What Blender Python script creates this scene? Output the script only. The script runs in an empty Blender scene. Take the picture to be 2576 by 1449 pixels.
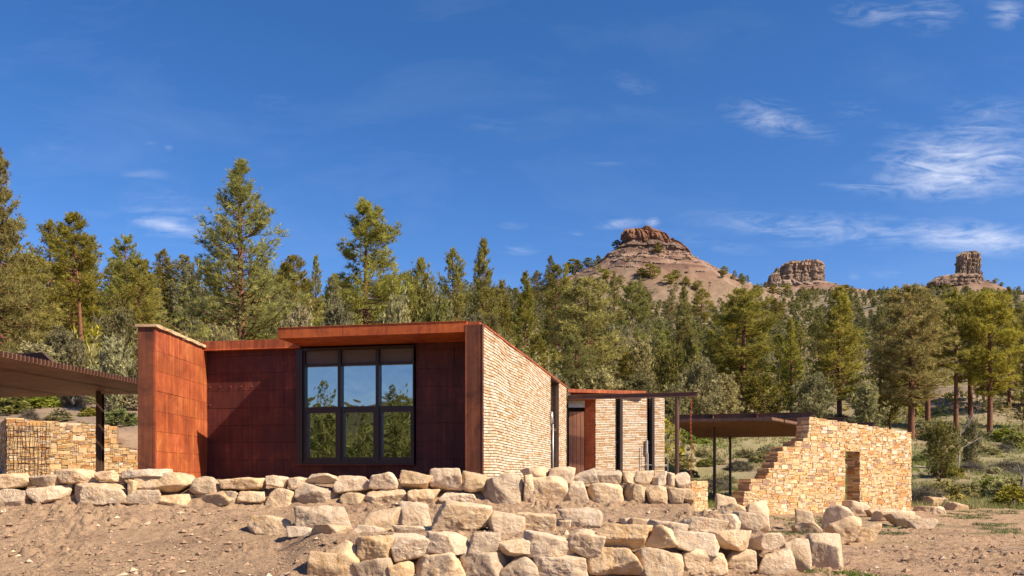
import bpy, bmesh, math, random
import numpy as np
from mathutils import Vector, Matrix
R = math.radians
scene = bpy.context.scene

# ------------------------------------------------------------------ camera, sky, sun, exposure
EYE = 1.6; FPX = 2147.0; CX = 1288.0; HZ = 1200.0      # measuring frame 2576 x 1449
cam_d = bpy.data.cameras.new('camera'); cam = bpy.data.objects.new('camera', cam_d)
scene.collection.objects.link(cam); scene.camera = cam
cam.location = (0, 0, EYE); cam.rotation_euler = (R(90), 0, 0)
cam_d.sensor_width = 36; cam_d.lens = 30.0
cam_d.shift_y = (HZ - 1449/2)/2576.0
cam_d.clip_start = 0.1; cam_d.clip_end = 9000

SUN_EL = 42.0; SUN_AZ = 27.0      # degrees turned from +X towards the viewer
S = Vector((math.cos(R(SUN_EL))*math.cos(R(SUN_AZ)), -math.cos(R(SUN_EL))*math.sin(R(SUN_AZ)), math.sin(R(SUN_EL))))
ld = bpy.data.lights.new('sun', 'SUN'); ld.energy = 4.8; ld.angle = R(0.5); ld.color = (1.0, 0.87, 0.68)
sun = bpy.data.objects.new('sun', ld); scene.collection.objects.link(sun)
sun.rotation_euler = S.to_track_quat('Z', 'Y').to_euler()
scene.view_settings.view_transform = 'Standard'; scene.view_settings.look = 'None'
scene.view_settings.exposure = 0.95; scene.view_settings.gamma = 1.0
scene.cycles.max_bounces = 6; scene.cycles.transparent_max_bounces = 4

world = bpy.data.worlds.new('World'); scene.world = world; world.use_nodes = True
nt = world.node_tree; nt.nodes.clear()
class NB:
    def __init__(s, nt): s.nt = nt
    def n(s, t, **kw):
        x = s.nt.nodes.new(t)
        for k, v in kw.items(): setattr(x, k, v)
        return x
    def set(s, sock, v):
        if isinstance(v, bpy.types.NodeSocket): s.nt.links.new(v, sock)
        elif v is not None: sock.default_value = v
    def m(s, op, a, b=None, c=None, clamp=False):
        x = s.n('ShaderNodeMath', operation=op); x.use_clamp = clamp
        s.set(x.inputs[0], a); s.set(x.inputs[1], b)
        if c is not None: s.set(x.inputs[2], c)
        return x.outputs[0]
    def mix(s, f, a, b, blend='MIX'):
        x = s.n('ShaderNodeMix', data_type='RGBA', blend_type=blend)
        s.set(x.inputs[0], f); s.set(x.inputs[6], a); s.set(x.inputs[7], b)
        return x.outputs[2]
    def noise(s, vec, scale, detail=4, rough=0.55, dist=0.0):
        x = s.n('ShaderNodeTexNoise'); s.set(x.inputs['Vector'], vec); x.inputs['Scale'].default_value = scale
        x.inputs['Detail'].default_value = detail; x.inputs['Roughness'].default_value = rough; x.inputs['Distortion'].default_value = dist
        return x.outputs['Fac']
    def ramp(s, f, *stops):
        x = s.n('ShaderNodeValToRGB'); cr = x.color_ramp
        while len(cr.elements) < len(stops): cr.elements.new(0.5)
        for e, (p, c) in zip(cr.elements, stops): e.position = p; e.color = (*c, 1) if len(c) == 3 else c
        s.set(x.inputs[0], f); return x.outputs[0]
    def mapr(s, f, a, b, c=0.0, d=1.0):
        x = s.n('ShaderNodeMapRange'); s.set(x.inputs[0], f)
        for i, v in enumerate((a, b, c, d)): x.inputs[i+1].default_value = v
        return x.outputs[0]
    def mapping(s, vec, scale=(1,1,1), rot=(0,0,0), loc=(0,0,0)):
        x = s.n('ShaderNodeMapping'); s.set(x.inputs['Vector'], vec)
        x.inputs['Scale'].default_value = scale; x.inputs['Rotation'].default_value = rot; x.inputs['Location'].default_value = loc
        return x.outputs[0]
B = NB(nt)
out = B.n('ShaderNodeOutputWorld'); bg = B.n('ShaderNodeBackground'); bg.inputs[1].default_value = 0.084
sky = B.n('ShaderNodeTexSky', sky_type='NISHITA'); sky.sun_disc = False
sky.sun_elevation = R(SUN_EL); sky.sun_rotation = R(90+SUN_AZ); sky.altitude = 2000; sky.air_density = 1.0; sky.dust_density = 1.3; sky.ozone_density = 2.5
tc = B.n('ShaderNodeTexCoord'); sep = B.n('ShaderNodeSeparateXYZ'); nt.links.new(tc.outputs['Generated'], sep.inputs[0])
yy = B.m('MAXIMUM', sep.outputs[1], 0.08)
u = B.m('DIVIDE', sep.outputs[0], yy); v = B.m('DIVIDE', sep.outputs[2], yy)
comb = B.n('ShaderNodeCombineXYZ'); nt.links.new(u, comb.inputs[0]); nt.links.new(v, comb.inputs[1])
uv = comb.outputs[0]
clouds = [  # x, y, half width, half height, tilt (deg, + falls to the right), strength
 (2440,392,175,38,2,1.0),(2350,425,120,16,8,.7),(2390,470,190,22,0,.75),(2300,455,90,12,8,.5),(2150,470,70,7,2,.4),
 (2260,585,400,24,4,.62),(2480,600,150,26,6,.6),(1970,585,120,18,10,.35),(1925,290,90,26,12,.5),(2000,325,90,20,10,.3),
 (2500,290,110,28,4,.38),(2280,325,60,10,10,.2),(2150,280,50,22,0,.2),(2200,35,85,20,4,.5),(2350,32,70,30,-10,.45),
 (2530,30,40,24,-10,.8),(2480,325,90,12,0,.3),(455,578,105,8,13,.5),(400,565,140,26,8,.3),(365,440,45,10,0,.32),(430,535,110,40,10,.22),(500,548,35,6,0,.4),
 (1300,628,45,9,0,.4),(1560,562,48,8,-6,.7),(1642,556,16,9,0,.8),(1450,590,14,6,0,.3),(1590,215,60,18,14,.2),(1520,405,45,7,4,.22),
 (690,258,60,12,8,.12),(1290,568,30,6,0,.25),(1790,610,110,14,10,.22),(2230,688,40,7,0,.3),(2150,690,14,8,0,.35),(380,358,14,5,0,.3),(425,370,10,6,40,.3),(130,360,60,40,0,.1),(1220,315,70,16,5,.1)]
tot = None
for (x, y, a, b, t, st) in clouds:
    mp = B.n('ShaderNodeMapping', vector_type='TEXTURE'); nt.links.new(uv, mp.inputs[0])
    mp.inputs['Location'].default_value = ((x-CX)/FPX, (HZ-y)/FPX, 0); mp.inputs['Rotation'].default_value = (0, 0, -R(t))
    mp.inputs['Scale'].default_value = (a*1.5/FPX, b*2.1/FPX, 1)
    ln = B.n('ShaderNodeVectorMath', operation='LENGTH'); nt.links.new(mp.outputs[0], ln.inputs[0])
    g = B.mapr(ln.outputs['Value'], 1.0, 0.0, 0.0, st)
    tot = g if tot is None else B.m('ADD', tot, g)
wuv = B.mapping(uv, (12, 52, 1), (0, 0, R(7)))
wisp = B.noise(wuv, 1.0, 9, 0.66, 1.3)
fine = B.noise(B.mapping(uv, (40, 95, 1), (0, 0, R(12))), 1.0, 6, 0.6, 0.5)
nz = B.m('ADD', B.m('MULTIPLY', wisp, 0.75), B.m('MULTIPLY', fine, 0.25))
cl = B.m('MULTIPLY', B.m('MULTIPLY', B.m('POWER', tot, 0.9), 0.78), B.mapr(B.m('ADD', nz, B.m('MULTIPLY', tot, 0.13)), 0.47, 0.80, 0.0, 1.0), clamp=True)
vel = B.m('MULTIPLY', B.mapr(B.noise(B.mapping(uv, (3, 9, 1), (0,0,R(6))), 1, 6, .6, .4), .5, .8, 0, .06), 1.0)
cl = B.m('ADD', cl, vel, clamp=True)
hs = B.n('ShaderNodeHueSaturation'); hs.inputs['Saturation'].default_value = 1.30; hs.inputs['Value'].default_value = 1.0; nt.links.new(sky.outputs[0], hs.inputs['Color'])
tint = B.mix(1.0, hs.outputs[0], (1.12, 0.94, 1.03, 1), 'MULTIPLY')
col = B.mix(cl, tint, (6.2, 6.4, 7.2, 1))
nt.links.new(col, bg.inputs[0]); nt.links.new(bg.outputs[0], out.inputs[0])

# ------------------------------------------------------------------ helpers
rnd = random.Random(7); nrg = np.random.default_rng(11)
def wpt(px, py, d): return Vector(((px-CX)*d/FPX, d, EYE+(HZ-py)*d/FPX))
def zz(d, py): return EYE+(HZ-py)*d/FPX
def _h(ix, iy, iz, seed):
    n = (ix.astype(np.int64)*374761393 + iy.astype(np.int64)*668265263 + iz.astype(np.int64)*1440662683 + seed*974634777) & 0xffffffff
    n = ((n ^ (n >> 13))*1274126177) & 0xffffffff
    n = ((n ^ (n >> 15))*2246822519) & 0xffffffff
    return ((n ^ (n >> 16)) & 0xffffff)/float(0xffffff)
def vnoise(x, y, z, seed=0):
    x, y, z = [np.asarray(a, float) for a in (x, y, z)]
    x, y, z = np.broadcast_arrays(x, y, z)
    ix, iy, iz = np.floor(x), np.floor(y), np.floor(z); fx, fy, fz = x-ix, y-iy, z-iz
    fx, fy, fz = [a*a*(3-2*a) for a in (fx, fy, fz)]
    r = 0
    for a in (0, 1):
        for b in (0, 1):
            for c in (0, 1):
                w = (fx if a else 1-fx)*(fy if b else 1-fy)*(fz if c else 1-fz)
                r = r + w*_h(ix+a, iy+b, iz+c, seed)
    return r
def fbm(x, y, z, oct=4, seed=0, gain=0.5):
    r = 0; a = 1; t = 0; f = 1
    for o in range(oct):
        r = r+a*(vnoise(x*f, y*f, z*f, seed+o*17)-0.5); t += a; a *= gain; f *= 2.03
    return 2*r/t          # about -1..1
def mesh_np(name, V, F, cols=None, smooth=False):
    """V (n,3), F (m,k) all faces with the same number of corners, cols (n,3) per vertex or (m,3) per face"""
    me = bpy.data.meshes.new(name); V = np.asarray(V, np.float32); F = np.asarray(F, np.int32)
    me.vertices.add(len(V)); me.vertices.foreach_set('co', V.ravel())
    k = F.shape[1]; me.loops.add(F.size); me.loops.foreach_set('vertex_index', F.ravel())
    me.polygons.add(len(F)); me.polygons.foreach_set('loop_start', np.arange(0, F.size, k, dtype=np.int32))
    me.polygons.foreach_set('loop_total', np.full(len(F), k, np.int32))
    if cols is not None:
        dom = 'POINT' if len(cols) == len(V) else 'FACE'
        at = me.attributes.new('col', 'FLOAT_COLOR', dom)
        at.data.foreach_set('color', np.concatenate([cols, np.ones((len(cols), 1))], 1).astype(np.float32).ravel())
    me.update(calc_edges=True)
    me.polygons.foreach_set('use_smooth', np.full(len(F), smooth, bool)); me.validate()
    return me
def wloc(o):
    v = Vector((0, 0, 0))
    while o: v = v+o.location; o = o.parent
    return v
def tag(o, label=None, cat=None, group=None, kind=None):
    if cat and not kind: kind = 'thing'
    if label: o['label'] = label
    if cat: o['category'] = cat
    if group: o['group'] = group
    if kind: o['kind'] = kind
    return o
def link(name, me, mat, parent=None, loc=None):
    o = bpy.data.objects.new(name, me); scene.collection.objects.link(o)
    if mat and not me.materials: me.materials.append(mat)
    if parent: o.parent = parent
    if loc is not None: o.location = loc
    return o
def empty(name, loc):
    o = bpy.data.objects.new(name, None); scene.collection.objects.link(o); o.location = loc; o.empty_display_size = .3
    return o
class MB:
    def __init__(s): s.v = []; s.f = []; s.c = []
    def quad(s, pts, c=(1,1,1)):
        i = len(s.v); s.v += [tuple(p) for p in pts]; s.f.append(tuple(range(i, i+len(pts)))); s.c.append(c)
    def hexa(s, p, c=(1,1,1)):       # p: 4 bottom, 4 top, counter-clockwise seen from above
        i = len(s.v); s.v += [tuple(q) for q in p]
        for f in ((0,3,2,1),(4,5,6,7),(0,1,5,4),(1,2,6,5),(2,3,7,6),(3,0,4,7)):
            s.f.append(tuple(i+k for k in f)); s.c.append(c)
    def box(s, o, a, b, c_, col=(1,1,1)):   # corner o and three edge vectors
        o, a, b, c_ = map(Vector, (o, a, b, c_))
        s.hexa([o, o+a, o+a+b, o+b, o+c_, o+a+c_, o+a+b+c_, o+b+c_], col)
    def cyl(s, p0, p1, r0, r1=None, n=8, c=(1,1,1), caps=True):
        p0, p1 = Vector(p0), Vector(p1); r1 = r0 if r1 is None else r1
        d = (p1-p0).normalized(); a = d.orthogonal().normalized(); b = d.cross(a); i = len(s.v)
        for p, r in ((p0, r0), (p1, r1)):
            for k in range(n):
                t = 2*math.pi*k/n; s.v.append(tuple(p+(a*math.cos(t)+b*math.sin(t))*r))
        for k in range(n):
            j = (k+1) % n; s.f.append((i+k, i+j, i+n+j, i+n+k)); s.c.append(c)
        if caps:
            s.f.append(tuple(i+k for k in reversed(range(n)))); s.f.append(tuple(i+n+k for k in range(n))); s.c += [c, c]
    def prism(s, poly, z0, z1, c=(1,1,1)):
        n = len(poly); i = len(s.v)
        s.v += [(p[0], p[1], z0) for p in poly]+[(p[0], p[1], z1) for p in poly]
        s.f.append(tuple(reversed(range(i, i+n)))); s.f.append(tuple(range(i+n, i+2*n))); s.c += [c, c]
        for k in range(n):
            j = (k+1) % n; s.f.append((i+k, i+j, i+n+j, i+n+k)); s.c.append(c)
    def build(s, name, mat, parent=None, loc=None, bevel=0, smooth=False):
        off = wloc(parent) if parent else (Vector(loc) if loc is not None else Vector((0,0,0)))
        me = bpy.data.meshes.new(name)
        me.from_pydata([(x-off[0], y-off[1], z-off[2]) for x, y, z in s.v], [], s.f); 
        at = me.attributes.new('col', 'FLOAT_COLOR', 'FACE')
        at.data.foreach_set('color', np.array([(*c, 1) for c in s.c], np.float32).ravel())
        me.update()
        if smooth: me.polygons.foreach_set('use_smooth', np.full(len(me.polygons), True, bool))
        o = link(name, me, mat, parent, None if parent else off)
        if bevel:
            m = o.modifiers.new('bevel', 'BEVEL'); m.width = bevel; m.segments = 1; m.limit_method = 'ANGLE'
        return o

# ------------------------------------------------------------------ materials
def newmat(name):
    m = bpy.data.materials.new(name); m.use_nodes = True; m.node_tree.nodes.clear(); b = NB(m.node_tree)
    o = b.n('ShaderNodeOutputMaterial'); p = b.n('ShaderNodeBsdfPrincipled'); m.node_tree.links.new(p.outputs[0], o.inputs[0])
    p.inputs['Roughness'].default_value = .85; p.inputs['Specular IOR Level'].default_value = .25
    return m, b, p, o
def objco(b): return b.n('ShaderNodeTexCoord').outputs['Object']
def bump(b, p, h, strength=.5, dist=.02):
    x = b.n('ShaderNodeBump'); x.inputs['Strength'].default_value = strength; x.inputs['Distance'].default_value = dist
    b.set(x.inputs['Height'], h); b.set(p.inputs['Normal'], x.outputs[0]); return x
def attr(b): return b.n('ShaderNodeAttribute', attribute_name='col').outputs['Color']
def rust(name, c1, c2, c3, streak=.5, rough=.62, sc=1.0, spec=.3):
    m, b, p, o = newmat(name); co = objco(b)
    n1 = b.noise(co, 1.5*sc, 9, .7, .5); n2 = b.noise(co, 28*sc, 5, .7); st = b.noise(b.mapping(co, (7*sc, 7*sc, .35)), 1.6, 6, .65, .15)
    f = b.m('ADD', b.m('MULTIPLY', n1, .6), b.m('MULTIPLY', st, streak)); f = b.m('ADD', f, b.m('MULTIPLY', n2, .3))
    f = b.mapr(f, .40+streak*.33, .66+streak*.48, 0, 1)
    c = b.ramp(f, (0, c1), (.5, c2), (1, c3)); c = b.mix(b.mapr(n2, .35, .75, 0, .55), c, (c1[0]*.6, c1[1]*.6, c1[2]*.6, 1))
    c = b.mix(1.0, c, attr(b), 'MULTIPLY')
    b.set(p.inputs['Base Color'], c); b.set(p.inputs['Roughness'], b.mapr(n2, .3, .8, rough-.12, rough+.15)); p.inputs['Specular IOR Level'].default_value = spec
    bump(b, p, b.m('ADD', n2, b.m('MULTIPLY', n1, 1.5)), .25, .006); return m
M = {}
M['rust_dark'] = rust('weathered_steel_shaded', (.052,.014,.015), (.108,.028,.022), (.27,.075,.034), .42)  # darker copy of the steel; the recessed wall's shade is put into it
M['rust_bright'] = rust('weathered_steel_sunlit', (.20,.045,.018), (.42,.105,.034), (.72,.25,.080), .55)  # sunlit copy of the same steel, its light put into the colour
M['rust_fascia'] = rust('weathered_steel_fascia', (.22,.045,.013), (.48,.115,.026), (.66,.19,.045), .35)  # brighter orange; the soffit's warm ground bounce is put into this colour
M['rust_mid'] = rust('weathered_steel_brown', (.075,.024,.014), (.19,.06,.026), (.36,.125,.045), .35)
M['steel_brown'] = rust('brown_steel', (.07,.038,.028), (.12,.063,.043), (.20,.10,.06), .3, .5)
M['steel_black'] = rust('dark_steel', (.02,.015,.014), (.04,.027,.024), (.07,.04,.032), .2, .45)
M['soffit'] = rust('soffit_boards', (.20,.105,.062), (.32,.175,.10), (.42,.24,.15), .3, .8)
M['slat'] = rust('slat_steel', (.13,.06,.038), (.22,.105,.062), (.34,.18,.10), .3, .6)
M['frame'] = rust('window_frame', (.018,.010,.010), (.028,.015,.014), (.04,.022,.018), .1, .4, 1, .5)
M['door'] = rust('rusty_door', (.28,.13,.08), (.42,.20,.12), (.55,.27,.15), .6, .7)

def mat_glass():
    m, b, p, o = newmat('window_glass'); co = objco(b)
    p.inputs['Base Color'].default_value = (.44,.47,.46,1); p.inputs['Metallic'].default_value = 1.0; p.inputs['Roughness'].default_value = .015
    bump(b, p, b.noise(co, 1.3, 2, .5, .6), .055, .10); return m
M['glass'] = mat_glass()
def mat_plain(name, c, r=.6, metal=0.0):
    m, b, p, o = newmat(name); co = objco(b); n = b.noise(co, 12, 5, .6)
    b.set(p.inputs['Base Color'], b.mix(n, (c[0]*.8, c[1]*.8, c[2]*.8, 1), (c[0]*1.2, c[1]*1.2, c[2]*1.2, 1)))
    p.inputs['Roughness'].default_value = r; p.inputs['Metallic'].default_value = metal; return m
M['blind'] = mat_plain('grey_transom_panel', (.11,.09,.085), .35)
M['galv'] = mat_plain('galvanised_metal', (.45,.45,.44), .4, .6)

def mat_stonewall():
    m, b, p, o = newmat('laid_sandstone'); co = objco(b)
    n1 = b.noise(co, 9, 6, .65); n2 = b.noise(co, 45, 5, .65)
    c = b.mix(1.0, attr(b), b.ramp(n1, (.25, (.72,.66,.6)), (.55, (1,1,1)), (.8, (1.15,1.08,1.0))), 'MULTIPLY')
    c = b.mix(b.mapr(n2, .5, .75, 0, .35), c, (.20,.105,.045,1))
    b.set(p.inputs['Base Color'], c); bump(b, p, b.m('ADD', n1, b.m('MULTIPLY', n2, .5)), .8, .02); return m
M['wallstone'] = mat_stonewall()
def mat_boulder():
    m, b, p, o = newmat('boulder_sandstone'); co = objco(b)
    oi = b.n('ShaderNodeObjectInfo').outputs['Random']
    n1 = b.noise(co, 1.6, 7, .62, .8); n2 = b.noise(co, 9, 8, .7, .5); n3 = b.noise(co, 46, 5, .7)
    vein = b.noise(b.mapping(co, (1.3, 1.3, 2.6), (R(25), R(15), 0)), 2.0, 7, .68, 1.4)
    c = b.ramp(n1, (.28, (.47,.32,.195)), (.45, (.59,.43,.275)), (.6, (.66,.50,.335)), (.78, (.74,.60,.43)))
    c = b.mix(b.mapr(vein, .52, .66, 0, .6), c, (.47,.27,.11,1))
    c = b.mix(b.mapr(n2, .58, .72, 0, .5), c, (.23,.16,.11,1))
    c = b.mix(b.mapr(n2, .36, .24, 0, .6), c, (.68,.57,.43,1))
    c = b.mix(b.mapr(n3, .58, .75, 0, .35), c, (.26,.18,.12,1))
    hs = b.n('ShaderNodeHueSaturation'); b.set(hs.inputs['Color'], c); b.set(hs.inputs['Value'], b.mapr(oi, 0, 1, .78, 1.14)); b.set(hs.inputs['Saturation'], b.mapr(b.m('FRACT', b.m('MULTIPLY', oi, 7.3)), 0, 1, .85, 1.15))
    b.set(p.inputs['Base Color'], hs.outputs[0])
    vor = b.n('ShaderNodeTexVoronoi', feature='DISTANCE_TO_EDGE'); b.set(vor.inputs['Vector'], b.mapping(co, (1,1,1.6))); vor.inputs['Scale'].default_value = 1.7
    wob = b.n('ShaderNodeVectorMath', operation='ADD'); nn = b.n('ShaderNodeTexNoise'); b.set(nn.inputs['Vector'], co); nn.inputs['Scale'].default_value = 3
    b.set(wob.inputs[0], co); b.set(wob.inputs[1], nn.outputs['Color']); b.set(vor.inputs['Vector'], wob.outputs[0])
    crack = b.mapr(vor.outputs['Distance'], 0, .035, -1.0, 0)
    h = b.m('ADD', b.m('MULTIPLY', n2, 2.2), b.m('MULTIPLY', n3, .6)); h = b.m('ADD', h, b.m('MULTIPLY', vein, 1.1)); h = b.m('ADD', h, b.m('MULTIPLY', crack, .12))
    bump(b, p, h, .75, .035); return m
M['boulder'] = mat_boulder()
def mat_ground():
    m, b, p, o = newmat('earth'); co = objco(b)
    n0 = b.noise(co, .35, 6, .6); n1 = b.noise(co, 4, 8, .7); n2 = b.noise(co, 26, 6, .7)
    c = b.mix(1.0, attr(b), b.ramp(n1, (.3, (.70,.69,.68)), (.5, (1,1,1)), (.72, (1.22,1.2,1.18))), 'MULTIPLY')
    c = b.mix(1.0, c, b.ramp(n0, (.3, (.86,.86,.86)), (.7, (1.12,1.12,1.12))), 'MULTIPLY')
    c = b.mix(b.mapr(n2, .60, .74, 0, .45), c, (.12,.075,.05,1))
    b.set(p.inputs['Base Color'], c); p.inputs['Roughness'].default_value = .95; p.inputs['Specular IOR Level'].default_value = .1
    bump(b, p, b.m('ADD', n1, b.m('MULTIPLY', n2, .7)), 1.0, .07); return m
M['ground'] = mat_ground()
def mat_cliff():
    m, b, p, o = newmat('cliff_rock'); co = objco(b)
    st = b.noise(b.mapping(co, (.03, .03, .9)), 1, 5, .6, .6); n1 = b.noise(co, .25, 7, .7); cr = b.noise(b.mapping(co, (.5,.5,.06)), 1.4, 5, .6)
    c = b.mix(1.0, attr(b), b.ramp(st, (.3, (.62,.55,.52)), (.5, (1,1,1)), (.7, (1.25,1.15,1.05))), 'MULTIPLY')
    c = b.mix(b.mapr(n1, .5, .7, 0, .5), c, (.13,.075,.055,1))
    b.set(p.inputs['Base Color'], c); bump(b, p, b.m('ADD', b.m('MULTIPLY', st, 1.4), b.m('ADD', n1, cr)), 1.0, 1.8); return m
M['cliff'] = mat_cliff()
def mat_leaf(name, hue_v=.02, sat=(.85, 1.1), val=(.75, 1.2), trans=.4):
    m, b, p, o = newmat(name); oi = b.n('ShaderNodeObjectInfo').outputs['Random']
    hs = b.n('ShaderNodeHueSaturation'); b.set(hs.inputs['Color'], attr(b))
    b.set(hs.inputs['Hue'], b.mapr(oi, 0, 1, .5-hue_v, .5+hue_v*.6)); b.set(hs.inputs['Value'], b.mapr(b.m('FRACT', b.m('MULTIPLY', oi, 5.7)), 0, 1, *val))
    b.set(hs.inputs['Saturation'], b.mapr(b.m('FRACT', b.m('MULTIPLY', oi, 9.1)), 0, 1, *sat))
    d = b.n('ShaderNodeBsdfDiffuse'); t = b.n('ShaderNodeBsdfTranslucent'); b.set(d.inputs[0], hs.outputs[0]); b.set(t.inputs[0], hs.outputs[0])
    mx = b.n('ShaderNodeMixShader'); mx.inputs[0].default_value = trans; b.set(mx.inputs[1], d.outputs[0]); b.set(mx.inputs[2], t.outputs[0])
    m.node_tree.links.new(mx.outputs[0], o.inputs[0]); return m
M['needle'] = mat_leaf('pine_needles')
M['leaf'] = mat_leaf('shrub_leaves', .025, (.8, 1.15), (.8, 1.2))
M['grass'] = mat_leaf('grass_blades', .01)
M['bark'] = rust('pine_bark', (.10,.045,.027), (.24,.10,.055), (.42,.18,.10), .3, .9, 3)
M['deadwood'] = mat_plain('grey_deadwood', (.30,.25,.21), .9)

# ------------------------------------------------------------------ terrain
def ys(*pairs): return [(d, zz(d, y)) for d, y in pairs]
nL = [(3,0),(9,0),(12.4,.04),(13.2,.14),(15.5,.52),(17.2,.94),(17.7,.99),(18.2,1.3),(18.8,1.53),(31,1.56)]
nF = [(3,0),(12.2,0),(12.95,.02),(13.25,.2),(13.7,.53),(14.1,.67),(15.5,.74),(17.2,.99),(17.7,1.03),(18.2,1.3),(18.8,1.53),(36,1.56)]
C1795 = [(3,0),(12.3,0),(13.3,.03),(13.7,.3),(14.1,.6),(15.5,.72),(17.2,.95),(18.5,.7),(20,.5),(24,.28),(33,.25),(46,.14),(57.5,.37)]+ys((62,1228),(75,1165),(90,1105),(120,1035),(180,965),(250,910),(350,850),(450,800),(540,765),(620,748),(760,745),(900,742),(1500,1000),(3500,1120))
COLS = [
 (-700, nL+ys((37,1100),(50,1000),(70,930),(100,870),(150,810),(220,770),(300,780),(600,850),(1500,1000),(3500,1120))),
 (0,    nL+ys((37,1105),(50,1005),(70,935),(100,870),(150,805),(220,768),(300,780),(600,850),(1500,1000),(3500,1120))),
 (340,  nL+ys((37,1110),(50,1015),(70,940),(100,870),(150,805),(220,765),(300,775),(600,850),(1500,1000),(3500,1120))),
 (700,  nL+ys((37,1170),(50,1090),(70,990),(100,900),(150,825),(220,770),(300,778),(600,850),(1500,1000),(3500,1120))),
 (810,  nF+ys((40,1180),(50,1110),(70,1010),(100,915),(150,835),(220,775),(300,775),(600,850),(1500,1000),(3500,1120))),
 (1100, nF+ys((42,1185),(60,1120),(90,1010),(120,940),(180,850),(250,785),(320,765),(420,775),(600,850),(1500,1000),(3500,1120))),
 (1250, nF+ys((42,1190),(60,1140),(90,1050),(120,980),(180,890),(250,820),(320,780),(420,752),(520,750),(700,780),(1500,1000),(3500,1120))),
 (1400, nF+ys((42,1190),(60,1150),(90,1080),(120,1020),(180,930),(250,870),(350,815),(450,765),(540,740),(620,742),(760,780),(1500,1000),(3500,1120))),
 (1640, nF+ys((42,1190),(60,1160),(90,1090),(120,1035),(180,960),(250,905),(350,845),(450,795),(540,755),(620,745),(760,780),(1500,1000),(3500,1120))),
 (1733, [(3,0),(12.2,0),(12.95,.02),(13.25,.2),(13.7,.53),(14.1,.67),(15.5,.76),(17.2,1.0),(17.7,1.05),(18.2,1.28),(18.8,1.46),(33.5,1.5),(35,1.3),(37,.8),(42,.7)]+ys((60,1190),(90,1100),(120,1035),(180,965),(250,910),(350,850),(450,800),(540,760),(620,745),(760,760),(1500,1000),(3500,1120))),
 (1750, C1795),
 (1795, C1795),
 (1915, [(3,0),(13.0,0),(14.0,.03),(14.4,.3),(14.9,.5),(16.5,.55),(17.3,.5),(18.5,.25),(22,.1),(35,.17),(46,.15),(57.5,.37)]+ys((62,1228),(75,1165),(90,1105),(120,1040),(180,970),(250,915),(350,850),(450,795),(540,760),(620,750),(760,745),(900,738),(1500,1000),(3500,1120))),
 (1985, [(3,0),(16,.03),(30,.08),(38,.15),(46,.15),(57.5,.37)]+ys((62,1228),(75,1168),(90,1108),(120,1045),(180,975),(250,920),(350,850),(450,795),(540,765),(620,752),(760,745),(900,738),(1500,1000),(3500,1120))),
 (2300, [(3,0),(16,.03),(30,.08),(38,.15),(46,.3)]+ys((60,1207),(90,1125),(120,1062),(180,985),(250,910),(350,830),(450,775),(540,748),(620,745),(760,742),(900,738),(1500,1000),(3500,1120))),
 (2450, [(3,0),(16,.03),(30,.08),(38,.15),(46,.35)]+ys((60,1205),(90,1125),(120,1055),(180,970),(250,895),(350,820),(450,768),(540,748),(620,745),(760,742),(900,735),(1500,1000),(3500,1120))),
 (3300, [(3,0),(16,.03),(30,.08),(38,.15),(46,.35)]+ys((60,1205),(90,1115),(120,1040),(180,955),(250,880),(350,820),(450,768),(540,745),(700,760),(1500,1000),(3500,1120)))]
CXS = np.array([c[0] for c in COLS], float)
CONES = [((1645-CX)*600/FPX, 603., 38., 36, 82., .85), ((2440-CX)*900/FPX, 905., 14., 30, 62., .9), ((2030-CX)*900/FPX, 905., 11., 60, 75., .9)]
def terrain(X, Y):
    X = np.asarray(X, float); Y = np.asarray(Y, float)
    r = np.hypot(X, Y); a = np.arctan2(X, Y); al = np.clip(a, -R(43), R(43))
    D = r*np.cos(al); px = np.clip(CX+FPX*np.tan(al), -700, 3300); lD = np.log(np.maximum(D, .5))
    zc = np.stack([np.interp(lD, np.log([p[0] for p in c[1]]), [p[1] for p in c[1]]) for c in COLS])
    k = np.clip(np.searchsorted(CXS, px)-1, 0, len(CXS)-2); t = (px-CXS[k])/(CXS[k+1]-CXS[k]); t = np.clip(t, 0, 1); t = t*t*(3-2*t)*.6+t*.4
    idx = np.arange(px.size); zf = zc.reshape(len(COLS), -1)
    z = zf[k.ravel(), idx]*(1-t.ravel())+zf[k.ravel()+1, idx]*t.ravel(); z = z.reshape(px.shape)
    # behind the viewer: a valley floor and wooded hills with a long butte
    back = np.clip((np.abs(a)-R(60))/R(35), 0, 1); back = back*back*(3-2*back)
    zb = np.interp(r, [0, 60, 120, 200, 330, 520, 700, 1200, 3500], [0, 0, .5, 2, 8, 24, 18, 12, 30])
    bt = np.exp(-((X+310)/85.)**2-((Y+480)/60.)**2); zb = zb+np.clip(bt*3.2, 0, 1)*24
    z = z*(1-back)+zb*back
    for (cx, cy, h, fl, rad, ex) in CONES:
        q = np.hypot((X-cx), (Y-cy)*.9); s_ = np.clip(1-np.maximum(q-fl*.3, 0)/rad, 0, 1); z = z+h*s_**1.12*np.where(s_ > 0, 1, 0)
    return z
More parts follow.
